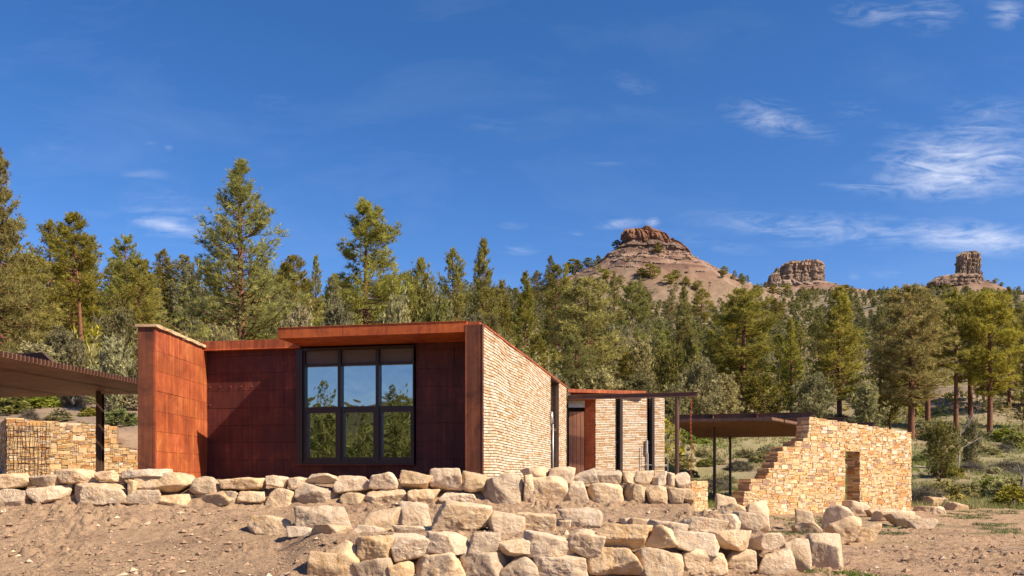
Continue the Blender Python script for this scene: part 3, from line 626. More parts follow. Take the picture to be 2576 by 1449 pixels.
def top2(s):
    t = s+T0
    if t >= steps[-1][0]: f = (t-steps[-1][0])/(T1-steps[-1][0]); return steps[-1][1]*(1-f)+z2(2293, 1087)*f
    z = steps[0][1]
    for a, b_ in steps:
        if t >= a-.001: z = b_
    return z
hx0, hy0 = c4(1412, 512); hx1, hy1 = c4(1524, 900)
hole = (t2(hx0)-T0, t2(hx1)-T0, -1, z2((hx0+hx1)/2, hy0))
mb = MB(); O2 = Wc+D2*T0; rubble(mb, O2, D2, T1-T0, top2, -.15, .68, [hole], 12)
o = mb.build('stepped_stone_wall', M['wallstone'], None, Wc+D2*2); tag(o, 'freestanding tan rubble wall with a stepped ruined end and narrow doorway', 'wall')
# small retaining wall at the terrace end
P0 = wpt(1738, HZ, 33.6); P1 = wpt(1781, HZ, 34.4); P0.z = P1.z = 0; D3 = (P1-P0); L3 = D3.length; D3.normalize()
mb = MB(); rubble(mb, P0, D3, L3, lambda s: zz(34, 1211), .1, .5, (), 21); o = mb.build('low_stone_wall', M['wallstone'], None, P0); tag(o, 'short low stone wall standing behind the rain chain', 'wall')
# left wall behind the canopy, stepping down to the right
def c1(x, y): return ((x/1.87)*.92, (800+y/1.87)*.92)
LA_, LB_ = wpt(17, HZ, 29.4), wpt(352, HZ, 30.6); LA_.z = LB_.z = 0; D4 = (LB_-LA_); L4 = D4.length; D4.normalize()
def t4(px): u_ = (px-CX)/FPX; return (u_*LA_.y-LA_.x)/(D4.x-u_*D4.y)
st4 = [(t4(c1(x, 0)[0]), zz(30.2, c1(0, y)[1])) for x, y in ((30,645),(600,745),(632,785),(668,792),(705,870))]
def top4(s):
    z = zz(29.4, 1052)+(zz(30.2, c1(0, 680)[1])-zz(29.4, 1052))*min(1, s/st4[1][0])
    for a, b_ in st4[1:]:
        if s >= a: z = b_
    return z
lw = empty('left_stone_wall', LA_+D4*L4/2+UP*1.5); lw.name = 'rubble_stone_wall'; tag(lw, 'golden rubble stone wall under the slatted canopy, stepping down beside the steel fin', 'wall')
mb = MB(); rubble(mb, LA_, D4, L4, top4, ZT, .5, (), 33); mb.build('wall_face', M['wallstone'], lw)
mb = MB(); rubble(mb, LA_+Vector((-2.2, 3.2, 0))*1, Vector((2.2, -3.2, 0)).normalized(), 3.85, lambda s: zz(29.4, 1050), ZT, .5, (), 35, back=Vector((3.2, 2.2, 0)).normalized()*1); mb.build('wall_return', M['wallstone'], lw)
mb = MB(); r_ = random.Random(4); Fr = Vector((D4.y, -D4.x, 0))
for k in range(11):
    s = t4(24+k*10.2); pts = [LA_+D4*(s+r_.uniform(-.02, .02))+Fr*(.12+r_.uniform(-.02, .02))+UP*(1.5+j*.33) for j in range(7)]; pts[-1].z = min(pts[-1].z, top4(max(s, 0))+.05)
    for a, b_ in zip(pts, pts[1:]): mb.cyl(a, b_, .008, .008, 4, caps=False)
for j in range(10):
    z = 1.65+j*.19; pts = [LA_+D4*(t4(22+k*14))+Fr*.13+UP*(z+r_.uniform(-.02, .02)) for k in range(9)]
    for a, b_ in zip(pts, pts[1:]): mb.cyl(a, b_, .006, .006, 4, caps=False)
o = mb.build('wire_mesh', M['steel_brown'], None, LA_); tag(o, 'bent rusty wire mesh leaning on the golden rubble wall', 'wire mesh')

# ------------------------------------------------------------------ left slatted canopy
cn = empty('slatted_canopy', (-13.5, 23, 1.5)); tag(cn, 'brown steel slatted canopy on a single post at the left edge', 'canopy')
RE0 = Vector((-10.15, 26.3, 0)); REd = (Vector((-11.04, 18.4, 0))-Vector((-10.43, 23.75, 0))).normalized(); SLd = Vector((-.968, .25, 0)); ZC = 4.2
mb = MB(); k = 0
while k < 76:
    p = RE0+REd*(k*.137); mb.box((p.x, p.y, ZC), SLd*7.6, REd*.03, UP*.135, (1,1,1)); mb.box((p.x, p.y, ZC-.001), SLd*7.6, REd*.085, UP*.012, (.8,.8,.8)); k += 1
mb.build('slats', M['slat'], cn)
mb = MB()
for off in (1.1, 3.9, 6.6):
    p = RE0+SLd*off-REd*.1; mb.box((p.x, p.y, ZC+.14), REd*10.6, SLd*.14, UP*.2)
mb.build('beams', M['steel_black'], cn)
mb = MB(); a = wpt(118, HZ, 20.6); z0_, z1_ = ZC+.14, zz(20.6, 886)
a.z = 0; mb.hexa([a+UP*z0_+Vector((.16,0,0)), a+Vector((.16,.16,0))+UP*z0_, a+SLd*6+Vector((0,.16,0))+UP*z0_, a+SLd*6+UP*z0_, a+UP*z1_+Vector((-.12,0,0)), a+Vector((-.12,.16,0))+UP*z1_, a+SLd*6+Vector((0,.16,0))+UP*z1_, a+SLd*6+UP*z1_])
mb.build('top_beam', M['steel_brown'], cn)
mb = MB(); a = wpt(256, HZ, 26.2); a.z = 0; z1_ = zz(26.2, 938); mb.hexa([a+UP*(ZC+.14), a+Vector((3, -.5, ZC+.14)), a+Vector((3, -.35, ZC+.14)), a+Vector((0, .15, ZC+.14)), a+Vector((.15, 0, ZC+.3)), a+Vector((3, -.5, z1_)), a+Vector((3, -.35, z1_)), a+Vector((.15, .15, ZC+.3))])
mb.build('top_beam', M['steel_black'], cn)
P = wpt(248, HZ, 25.8); mb = MB(); mb.box((P.x-.085, P.y, ZT), (.17, 0, 0), (0, .03, 0), (0, 0, ZC-ZT)); mb.box((P.x-.02, P.y+.03, ZT), (.04, 0, 0), (0, .13, 0), (0, 0, ZC-ZT)); mb.box((P.x-.085, P.y+.16, ZT), (.17, 0, 0), (0, .03, 0), (0, 0, ZC-ZT)); mb.build('post', M['steel_brown'], cn)

# ------------------------------------------------------------------ right pavilion
pv = empty('steel_pavilion', (13, 47, .3)); tag(pv, 'open dark steel pavilion with flat roof and thin posts beside the stepped wall', 'pavilion')
PS = 1.25; FL, FR, R1, R2, BL = [Vector(q)*PS for q in ((6.3, 33.8, 0), (9.95, 32.7, 0), (11.85, 35.5, 0), (16.5, 44.6, 0), (10.3, 47.2, 0))]; ZP = EYE+2.19*PS
mb = MB(); mb.prism([FL, FR, R1, R2, BL], ZP+.02, ZP+.12)
mb.build('roof_deck', M['soffit'], pv)
mb = MB(); bd = (BL-FL).normalized(); fd = (FR-FL).normalized()
for k in range(46):
    p = FL+bd*(.05+k*.39); w = 4.7+min(2.6, k*.39*.35); mb.box((p.x, p.y, ZP-.03), fd*w, bd*.06, UP*.05)
mb.build('soffit_boards', M['soffit'], pv)
mb = MB(); d_ = FR-FL; mb.box((FL.x, FL.y-.06, ZP-.04), d_, (0, .05, 0), (0, 0, .16)); d_ = R1-FR
for k in range(20):
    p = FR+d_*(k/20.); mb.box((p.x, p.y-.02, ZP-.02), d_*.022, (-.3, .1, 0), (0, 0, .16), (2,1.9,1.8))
mb.build('edge_trim', M['steel_brown'], pv)
mb = MB()
def ibeam(mb, a, b_, z0, h, w=.16, c=(1,1,1)):
    d_ = b_-a; d_.z = 0; pr = Vector((-d_.y, d_.x, 0)).normalized(); mb.box(a+UP*z0-pr*w/2, d_, pr*w, UP*.02, c); mb.box(a+UP*(z0+h-.02)-pr*w/2, d_, pr*w, UP*.02, c); mb.box(a+UP*(z0+.02)-pr*.01, d_, pr*.02, UP*(h-.04), c)
def beam(x0, d0, x1, d1, z0=ZP+.17, h=.30):
    a, b_ = wpt(x0, HZ, d0*PS), wpt(x1, HZ, d1*PS); a.z = b_.z = 0; m_ = MB(); ibeam(m_, a, b_, z0, h); m_.build('roof_beam', M['steel_brown'], pv)
beam(1709, 35.1, 2048, 33.7); beam(1780, 38, 2128, 36.7); beam(1800, 41, 2203, 39.9)
for x, y0 in ((1795, 34.7), (1905, 34.2)):
    a = wpt(x, HZ, y0*PS); m_ = MB(); a.z = 0; ibeam(m_, a-bd*.5, a+bd*9, ZP+.16, .28, .24, (2.6,2.3,2.1)); m_.build('cross_beam', M['steel_brown'], pv)  # same steel tinted paler so these beams read as sunlit plates
for px, d, pyb in ((1797.5, 46.2, 1268), (1837, 57.5, 1246)):
    P = wpt(px, HZ, d); m_ = MB(); zb = g1(P.x, P.y); m_.cyl((P.x, P.y, zb-.1), (P.x, P.y, ZP), .085, .085, 10); m_.cyl((P.x, P.y, zb-.05), (P.x, P.y, zb+.06), .2, .2, 10); m_.build('post', M['steel_brown'], pv)
for P in (Vector((16.5, 46.9, 0)), Vector((19.4, 53.8, 0))):
    m_ = MB(); zb = g1(P.x, P.y); m_.cyl((P.x, P.y, zb-.1), (P.x, P.y, ZP), .085, .085, 10); m_.build('post', M['steel_brown'], pv)

# ------------------------------------------------------------------ boulders
bm = bmesh.new(); bmesh.ops.create_icosphere(bm, subdivisions=5, radius=1); ICO_V = np.array([v.co[:] for v in bm.verts]); ICO_F = np.array([[v.index for v in f.verts] for f in bm.faces]); bm.free()
bm = bmesh.new(); bmesh.ops.create_icosphere(bm, subdivisions=6, radius=1); ICO6_V = np.array([v.co[:] for v in bm.verts]); ICO6_F = np.array([[v.index for v in f.verts] for f in bm.faces]); bm.free()
def boulder_mesh(w, t, h, seed, fine=False, cuts=10, block=1.0):
    g = np.random.default_rng(seed); Dv = ICO6_V if fine else ICO_V; Fv = ICO6_F if fine else ICO_F
    ns = []; ds = []
    for ax in range(3):
        for sg in (1, -1):
            n = g.normal(0, .24, 3); n[ax] = sg; ns.append(n/np.linalg.norm(n)); ds.append(g.uniform(.86, 1.0))
    for _ in range(cuts):
        n = g.normal(0, 1, 3); n /= np.linalg.norm(n); l1 = np.abs(n).sum(); ns.append(n); ds.append(max(.84, l1*g.uniform(.60, .88)*block))
    q = np.clip(Dv@np.array(ns).T/np.array(ds), 0, None); r = (q**22).sum(1)**(-1/22.); V = Dv*r[:, None]
    sc = np.array([w, t, h])/2; W = V*sc; o3 = g.uniform(0, 50, 3); k = 1.0/max(.35, min(w, h))
    n1 = fbm(*(W*1.6*k+o3).T, 4, seed % 97, .55); n2 = 1-np.abs(fbm(*(W*4.5*k+o3).T, 4, seed % 89+5))*2; st = fbm(*(W*np.array([1.2, 1.2, 7.5])*k+o3).T, 3, seed % 83+9)
    # chipped flats: quantised facets
    chip = np.floor(fbm(*(W*2.6*k+o3+9).T, 2, seed % 71)*5)/5
    amp = min(w, h, t)
    W = W+Dv*(amp*(.085*n1+.022*n2+.012*st+.05*chip))[:, None]
    lo, hi = W.min(0), W.max(0); W = (W-(lo+hi)/2)*np.array([w, t, h])/(hi-lo); W[:, 2] += h/2
    return mesh_np('boulder', W, Fv, None, True)
BL_LIST = []   # px rect (P frame), depth, row
def c6(x, y): return ((600+x/3.22)*.92, (1200+y/3.22)*.92)
def c7(x, y): return ((1300+x/3.22)*.92, (1200+y/3.22)*.92)
def c5(x, y): return ((2200+x/2.76)*.92, (1050+y/2.76)*.92)
def add(fn, rects, row, depth=None, tk=None):
    for r4 in rects:
        x0, y0 = fn(r4[0], r4[1]); x1, y1 = fn(r4[2], r4[3]); BL_LIST.append([x0, y0, x1, y1, row, depth, r4[4] if len(r4) > 4 else None])
add(c1, [(-60,925,142,1010),(138,922,320,997),(270,903,482,987),(485,912,609,976),(608,903,858,965),(692,923,974,1037),(970,943,1127,1032)], 'upper')
add(c6, [(8,343,388,467),(396,323,585,446),(578,338,762,440),(763,306,1087,402),(1018,328,1320,492),(1318,298,1602,448),(1590,281,1875,467),(1855,266,2142,475),(2120,285,2364,470)], 'upper')
add(c7, [(398,252,657,352),(648,250,880,402),(872,260,1092,402),(1013,280,1308,417),(1298,288,1413,402),(1410,282,1575,402),(1562,288,1692,420),(1680,293,1762,427),(1752,298,1892,442)], 'upper')
add(c1, [(-60,1008,142,1105),(138,988,337,1070),(333,973,667,1078),(658,960,707,1015),(660,1010,822,1085),(818,1033,982,1105),(983,1018,1217,1092)], 'lower')
add(c6, [(-12,465,162,592),(158,466,398,592),(386,443,668,655),(668,393,1022,602),(1030,478,1282,595),(1262,448,1647,608),(1638,448,1932,580),(1955,468,2295,600)], 'lower')
add(c7, [(35,308,438,618),(422,325,530,592),(462,333,815,625),(778,378,1003,632),(1000,398,1303,605),(1288,398,1518,598),(1503,418,1708,590),(1698,430,1848,592),(1822,438,1922,592)], 'lower')
add(c6, [(232,682,662,865),(640,598,1148,785),(787,755,1155,880),(1140,762,1435,875),(1252,613,1573,840),(1573,562,1853,798),(1528,768,1905,845),(1848,556,2385,840),(555,775,835,875)], 'middle')
add(c7, [(92,652,462,850),(362,662,708,840),(695,715,850,800),(738,615,1125,800),(1288,700,1405,790),(1358,698,1542,810),(1535,722,1865,860),(1815,692,2215,850),(2118,668,2345,835),(2275,653,2540,845),(2368,560,2590,835,17.2),(2105,493,2365,655,17.6),(2135,573,2410,675,17.2)], 'middle')
add(c6, [(775,1003,1105,1330),(930,922,1256,1330),(1148,862,1548,1120),(1512,852,1855,1100),(1822,826,2200,1026)], 'front top')
add(c7, [(-65,832,218,1022),(186,888,558,1070),(428,822,858,1084),(817,812,1162,1060),(1080,759,1560,990),(1505,762,1780,982),(1757,828,2155,1035),(2005,812,2456,992)], 'front top')
add(c4, [(698,1128,948,1264)], 'front top')
add(c6, [(1195,1060,1525,1330),(1475,1092,1705,1330),(1655,1008,2165,1330)], 'front base')
add(c7, [(-125,1006,266,1330),(242,1045,562,1330),(522,1025,1005,1330),(972,972,1475,1230),(1345,972,1825,1240),(1805,982,2244,1240),(2205,972,2484,1190)], 'front base')
add(c4, [(738,1252,1038,1440),(942,1182,1183,1428,14.3),(1122,1142,1408,1405,14.8)], 'front base')
add(c4, [(1042,948,1192,1112),(1042,1045,1258,1135),(1258,922,1492,1128),(1302,1008,1565,1215),(1498,1058,1688,1198),(1418,884,1602,1000),(1583,925,1763,1022),(1662,953,1953,1048),(1762,973,2015,1092),(1915,1018,2122,1108),(1238,1016,1272,1062)], 'yard')
add(c5, [(818,833,938,894),(838,878,922,934),(918,853,1054,958),(983,826,1088,948),(848,923,988,987),(973,928,1068,1003),(1088,893,1248,978)], 'far yard')
def seg_terrace(x):
    for lim, s in ((135, 'before the wire mesh'), (345, 'below the slatted canopy'), (525, 'below the orange panel wall'), (750, 'below the riveted wall'), (900, 'below the big window left half'), (1050, 'below the big window right half'), (1215, 'below the right steel fin'), (1430, 'below the coursed side wall'), (1600, 'below the entry wing'), (9999, 'by the rain chain')):
        if x < lim: return s
def seg_mid(x):
    for lim, s in ((800, 'at the bare-earth end'), (1050, 'in front of the big window'), (1215, 'in front of the right fin'), (1430, 'in front of the coursed wall'), (1700, 'in front of the entry wing'), (9999, 'near the stepped wall')):
        if x < lim: return s
ORD = ['first', 'second', 'third', 'fourth', 'fifth', 'sixth', 'seventh', 'eighth', 'ninth', 'tenth', 'eleventh']
bl = []
for i, (x0, y0, x1, y1, row, dep, ) in enumerate([b[:6] for b in BL_LIST]):
    o6 = BL_LIST[i][6]; xc = (x0+x1)/2
    if o6: d = o6
    elif row == 'upper': d = 17.95
    elif row == 'lower': d = 17.8
    elif row == 'middle':
        dd_ = np.linspace(14.5, 17.3, 80); yy_ = HZ-(gz((xc-CX)*dd_/FPX, dd_)-EYE)*FPX/dd_; d = float(dd_[np.argmin(np.abs(yy_-(y1-5)))])
    elif row == 'front top': d = 13.1+max(0, xc-1700)/300*1.1
    elif row == 'front base': d = 13.0+max(0, xc-1700)/300*1.1
    else: d = (EYE-.06)*FPX/(y1-HZ-4)
    bl.append((x0, y0, x1, y1, row, d, xc))
from collections import defaultdict
grp = defaultdict(list)
for i, b in enumerate(bl):
    sg = seg_terrace(b[6]) if b[4] in ('upper', 'lower') else seg_mid(b[6]) if b[4] in ('middle', 'front top', 'front base') else ''
    grp[(b[4], sg)].append(i)
ROWN = {'upper': 'upper course of the terrace wall', 'lower': 'lower course of the terrace wall', 'middle': 'middle row on the slope', 'front top': 'top course of the front boulder wall', 'front base': 'bottom course of the front boulder wall'}
ROWS = {'upper': 'terrace upper row', 'lower': 'terrace lower row', 'middle': 'middle row', 'front top': 'front top row', 'front base': 'front base row'}
GRPN = {'upper': 'boulders of the terrace wall', 'lower': 'boulders of the terrace wall', 'middle': 'boulders lying on the dirt slope', 'front top': 'boulders of the front retaining wall', 'front base': 'boulders of the front retaining wall', 'yard': 'boulders strewn in the yard before the stepped wall', 'far yard': 'boulders heaped past the stepped wall'}
yard_lab = ['upright squarish boulder, leftmost before the stepped wall', 'low flat boulder at the foot of the upright leftmost one', 'tall leaning pointed boulder in the yard pile before the doorway', 'large blocky boulder, nearest of the yard pile', 'low rounded boulder at the right end of the yard pile', 'big block lying just below the doorway of the stepped wall', 'reddish boulder right of the block under the doorway', 'long rounded boulder in the row right of the doorway', 'long low boulder near the right end of the doorway row', 'smooth sloping boulder ending the doorway row on the right', 'small pale stone standing between yard boulders',
 'flat-topped boulder touching the right end of the stepped wall', 'small low boulder tucked against the wall end', 'whitish rough boulder in the heap past the wall', 'tallest upright boulder in the heap past the wall', 'long flat boulder at the front of the heap past the wall', 'small pale boulder at the front right of that heap', 'lone wedge-shaped boulder farthest right on the bare yard']
yi = 0
for key, ids in grp.items():
    ids.sort(key=lambda i: bl[i][6])
    for rank, i in enumerate(ids):
        x0, y0, x1, y1, row, d, xc = bl[i]
        w = (x1-x0)*d/FPX; h = (y1-y0)*d/FPX; low = row in ('lower', 'middle', 'front base', 'yard', 'far yard'); bury = (.15 if row == 'middle' else .10)*h if low else 0
        th = min(1.1, max(.45, .75*w)) if row != 'far yard' else w*.8; dc = d+th*.35
        zt_ = EYE+(HZ-y1)*d/FPX-bury; zg = g1((xc-CX)*d/FPX, dc)-.07
        if row not in ('upper', 'front top') and zt_ > zg: bury += min(.25, zt_-zg)
        k = dc/d if row not in ('yard', 'far yard') else 1.0; k = 1+(k-1)*.4
        th *= .9; fine = w*FPX/d > 95
        me = boulder_mesh(w*1.08, th, (h+bury)*1.05, 1000+i*13, fine, 10 if row != 'far yard' else 6, 1.0)
        z = EYE+(HZ-y1)*d/FPX-bury
        o = link('boulder', me, M['boulder'], None, ((xc-CX)*d/FPX*k, dc, z)); o.rotation_euler = (0, 0, random.Random(i).uniform(-.22, .22))
        ar = w/h; shp = 'long flat' if ar > 2.1 else 'oblong' if ar > 1.45 else 'squarish' if ar > .95 else 'tall narrow'
        if row in ('yard', 'far yard'):
            lab = None
        elif len(ids) == 1: lab = f'{shp} boulder {key[1]}, {ROWS[row]}'
        else: lab = f'{shp} boulder, {ORD[rank]} from left {key[1]}, {ROWS[row]}'
        o['row'] = 0; del o['row']
        BL_LIST[i].append(o); tag(o, lab, 'boulder', GRPN[row])
k = 0
for b in BL_LIST:
    if b[4] in ('yard', 'far yard'): b[-1]['label'] = yard_lab[k]; k += 1

# ------------------------------------------------------------------ loose stones and clods
def scatter_rocks(name, P, sz, cols, seed):
    g = np.random.default_rng(seed); n = len(P)
    base = np.array([(1,0,0),(-1,0,0),(0,1,0),(0,-1,0),(0,0,1),(0,0,-1)], float); tri = np.array([(0,2,4),(2,1,4),(1,3,4),(3,0,4),(2,0,5),(1,2,5),(3,1,5),(0,3,5)])
    V = base[None]*g.uniform(.5, 1.1, (n, 6, 1))+g.normal(0, .18, (n, 6, 3)); V[:, :, 2] *= .65
    a = g.uniform(0, 6.28, n); c, s = np.cos(a), np.sin(a); x = V[:, :, 0]*c[:, None]-V[:, :, 1]*s[:, None]; y = V[:, :, 0]*s[:, None]+V[:, :, 1]*c[:, None]; V = np.stack([x, y, V[:, :, 2]], -1)
    V = V*sz[:, None, None]*.5+P[:, None]; Fx = tri[None]+6*np.arange(n)[:, None, None]
    return mesh_np(name, V.reshape(-1, 3), Fx.reshape(-1, 3), np.repeat(cols, 8, 0), False)
g = np.random.default_rng(5); n = 90000
d = 10.5+g.beta(1.1, 2.2, n)*20; px = g.uniform(-150, 2750, n); X = (px-CX)*d/FPX
keep = ~((d > 17.6) & (px < 1760)); cl_ = vnoise(X*.9, d*.9, 0*X, 5); keep &= g.uniform(0, 1, n) < np.clip(cl_*1.7-.25, .05, 1)
keep &= (px < 1950) | (g.uniform(0, 1, n) < .6)
X, d, px = X[keep], d[keep], px[keep]; sz = np.clip(.016+g.pareto(2.2, len(X))*.017, 0, .19); Z = gz(X, d)
pale = g.uniform(0, 1, len(X)) < .13; cc = np.where(pale[:, None], np.array((.52,.39,.26)), np.array((.30,.195,.125)))*g.uniform(.75, 1.2, (len(X), 1))
M['pebble'] = newmat('loose_stones')[0]; _b = NB(M['pebble'].node_tree); _p = [x for x in M['pebble'].node_tree.nodes if x.type == 'BSDF_PRINCIPLED'][0]; _b.set(_p.inputs['Base Color'], attr(_b))
o = link('gravel', scatter_rocks('gravel', np.stack([X, d, Z+sz*.12], 1), sz, cc, 3), M['pebble']); tag(o, 'loose pebbles and dirt clods strewn over the bare slope', 'gravel', kind='stuff')

# ------------------------------------------------------------------ trees
def frames(dv):
    dv = dv/np.maximum(np.linalg.norm(dv, axis=1, keepdims=True), 1e-6); ref = np.where(np.abs(dv[:, 2:3]) < .9, np.array([[0, 0, 1.]]), np.array([[1., 0, 0]]))
    a = np.cross(dv, ref); a /= np.maximum(np.linalg.norm(a, axis=1, keepdims=True), 1e-6); return dv, a, np.cross(dv, a)
def tufts(C, Dr, K, ln, wd, col, g, spread=1.0, cj=.25):
    n = len(C); C2 = np.repeat(C, K, 0); D2_ = np.repeat(Dr, K, 0)+g.normal(0, spread, (n*K, 3)); D2_, a, b_ = frames(D2_)
    L = ln*g.uniform(.6, 1.25, (n*K, 1)); t = g.uniform(0, 6.28, (n*K, 1)); side = a*np.cos(t)+b_*np.sin(t); w = wd*g.uniform(.7, 1.3, (n*K, 1))
    p0 = C2+side*w; p1 = C2-side*w; p2 = C2+D2_*L
    V = np.stack([p0, p1, p2], 1).reshape(-1, 3); Fx = np.arange(n*K*3).reshape(-1, 3)
    cj_ = np.repeat(1+g.normal(0, cj, (n, 1)), K, 0)*g.uniform(.8, 1.2, (n*K, 1)); cols = np.clip(np.repeat(col, K, 0)*cj_, .005, 1)
    return V, Fx, cols
GREEN = np.array((.36,.335,.080)); DGREEN = np.array((.275,.255,.064)); OLIVE = np.array((.42,.37,.088)); SAGE = np.array((.38,.345,.17)); LIME = np.array((.27,.30,.06)); GREY = np.array((.20,.175,.13))
def pine_meshes(name, H, prof, cb, seed, nb=70, per=16, K=7, ln=.30, wd=.028, lean=0.0, flat=.35, up=.35, col=GREEN, spread=.75, trunk_r=None, gaps=()):
    """prof: list of (t, radius) t 0..1 from crown base to top"""
    g = np.random.default_rng(seed); r_ = random.Random(seed); tb = MB(); tr = trunk_r or H*.014+.05
    def axis(z): f = z/H; return Vector((lean*H*f*f+.12*math.sin(f*5+seed)*H*.03, .1*math.sin(f*4+seed*2)*H*.03, z))
    zs = [H*k/10 for k in range(11)]
    for a, b_ in zip(zs, zs[1:]):
        f0, f1 = 1-a/H, 1-b_/H; tb.cyl(axis(a)-UP*(.3 if a == 0 else 0), axis(b_), tr*(f0**.8)+.012, tr*(f1**.8)+.012, 8, caps=False)
    C = []; Dv = []
    pt = [p[0] for p in prof]; pr_ = [p[1] for p in prof]
    for i in range(nb):
        t = (i+r_.random())/nb; t = t**.92
        if any(a < t < b_ for a, b_ in gaps): continue
        z = cb*H+t*(H-cb*H)*.985; rad = float(np.interp(t, pt, pr_))*r_.uniform(.62, 1.15); az = r_.uniform(0, 6.283)+i*2.4
        o_ = axis(z); out = Vector((math.cos(az), math.sin(az), 0)); rise = (up*(.2+t)-.18*(1-t))*rad+r_.uniform(-.12, .12)*rad
        P = [o_+out*rad*f+UP*(rise*f**1.4-.10*rad*math.sin(f*3.14)) for f in (0, .35, .7, 1.0)]
        br = max(.012, tr*.30*(1-t)+.012)
        for k in range(3): tb.cyl(P[k], P[k+1], br*(1-.3*k), br*(1-.3*(k+1)), 4, caps=False)
        m = max(4, int(per*(.35+rad/max(pr_))))
        side = Vector((-out.y, out.x, 0))
        for _ in range(m):
            f = r_.uniform(.22, 1.02)**.7; b0 = o_+out*rad*f+UP*(rise*f**1.4-.10*rad*math.sin(f*3.14)); w = rad*.40*(1.1-f*.55)
            p = b0+side*r_.gauss(0, w*.55)+out*r_.gauss(0, .1)+UP*(r_.gauss(0, .16)*flat*2+.06+.12*rad*r_.random()); C.append(p[:]); Dv.append((out*.6+side*r_.gauss(0, .4)+UP*.75)[:])
    for _ in range(int(per*.8)): p = axis(H*(1-.045*r_.random())); C.append((p+Vector((r_.gauss(0, .12), r_.gauss(0, .12), 0)))[:]); Dv.append((0, 0, 1))
    C = np.array(C); Dv = np.array(Dv); cv = np.repeat(col[None], len(C), 0)*(1+.20*fbm(C[:, 0]*.8, C[:, 1]*.8, C[:, 2]*.8, 2, seed))[:, None]
    V, Fx, cols = tufts(C, Dv, K, ln, wd, cv, g, spread)
    crown = mesh_np('crown', V, Fx, cols); crown.materials.append(M['needle'])
    tm = bpy.data.meshes.new('trunk'); tm.from_pydata(tb.v, [], tb.f); at = tm.attributes.new('col', 'FLOAT_COLOR', 'FACE'); at.data.foreach_set('color', np.ones((len(tb.f), 4), np.float32).ravel()); tm.update(); tm.polygons.foreach_set('use_smooth', np.full(len(tm.polygons), True, bool)); tm.materials.append(M['bark'])
    return {'crown': crown, 'trunk': tm, 'H': H, 'W': 2*max(pr_)}
CONE = [(0,.55),(.12,1),(.3,.92),(.55,.62),(.8,.32),(1,.08)]; OVAL = [(0,.5),(.2,.9),(.5,1),(.75,.75),(.92,.4),(1,.12)]; NARROW = [(0,.8),(.25,1),(.6,.8),(.85,.5),(1,.15)]; BROAD = [(0,.45),(.25,.95),(.6,.9),(.85,.62),(1,.25)]
sc = lambda pr, r: [(a, b_*r) for a, b_ in pr]
PR = {}
PR['pondA'] = [pine_meshes('pondA', 15, sc(CONE, 3.4), .16, 11, 150, 28, 12, .34, .022, up=.45), pine_meshes('pondB', 15, sc(OVAL, 3.0), .22, 12, 130, 30, 12, .34, .022, up=.4, col=OLIVE*.85), pine_meshes('pondC', 15, sc(BROAD, 3.1), .28, 13, 110, 32, 12, .36, .023, up=.4, gaps=((.42,.5),))]
PR['conic'] = [pine_meshes('conA', 12, sc(NARROW, 2.3), .06, 21, 150, 18, 8, .28, .030, up=.2, col=DGREEN), pine_meshes('conB', 12, sc(CONE, 2.7), .08, 22, 150, 18, 8, .28, .030, up=.25, col=GREEN*.95), pine_meshes('conC', 12, sc(OVAL, 2.5), .1, 23, 140, 20, 8, .30, .032, up=.35, col=DGREEN*1.1)]
PR['far'] = [pine_meshes('farA', 9, sc(OVAL, 2.7), .05, 31, 60, 12, 7, .55, .08, up=.3, col=DGREEN*1.05), pine_meshes('farB', 9, sc(CONE, 2.7), .05, 32, 60, 12, 7, .55, .08, up=.25, col=DGREEN), pine_meshes('farC', 9, sc(BROAD, 2.5), .1, 33, 55, 12, 7, .5, .075, up=.3, col=GREEN*.9)]
PR['juni'] = [pine_meshes('junA', 5, sc(OVAL, 2.2), .02, 41, 70, 22, 9, .28, .045, up=.9, flat=.9, col=SAGE*.85, trunk_r=.1), pine_meshes('junB', 5, sc(BROAD, 2.3), .0, 42, 70, 22, 9, .28, .045, up=1.0, flat=.9, col=GREEN*.8, trunk_r=.1), pine_meshes('junC', 5, sc(OVAL, 2.0), .04, 43, 60, 22, 9, .3, .05, up=.9, flat=.9, col=SAGE, trunk_r=.1)]
HERO = [(0,2.9),(.12,3.6),(.25,3.7),(.36,3.1),(.45,2.2),(.52,2.0),(.62,2.3),(.70,1.7),(.8,1.1),(.9,.55),(1,.12)]
PR['heroA'] = [pine_meshes('heroA', 15, HERO, .04, 51, 190, 26, 14, .33, .017, up=.85, spread=.55, col=GREEN*.88)]
HEROB = [(0,2.5),(.2,3.0),(.42,2.9),(.56,2.3),(.63,1.5),(.69,1.7),(.76,2.1),(.85,1.6),(.93,1.0),(1,.35)]
PR['heroB'] = [pine_meshes('heroB', 14, HEROB, .08, 52, 130, 32, 14, .34, .018, up=.35, spread=.65, col=GREEN*.85, gaps=((.62,.665),))]
PR['lean'] = [pine_meshes('lean', 15, [(0,.8),(.3,2.0),(.7,2.2),(.9,1.3),(1,.4)], .55, 53, 60, 26, 12, .36, .023, up=.5, lean=.16, trunk_r=.24)]
PR['sparse'] = [pine_meshes('sparse', 15, sc(BROAD, 2.6), .42, 54, 70, 28, 12, .36, .023, up=.35, trunk_r=.24), pine_meshes('sparse2', 16, sc(OVAL, 2.6), .36, 55, 80, 28, 12, .36, .023, up=.35, trunk_r=.26)]
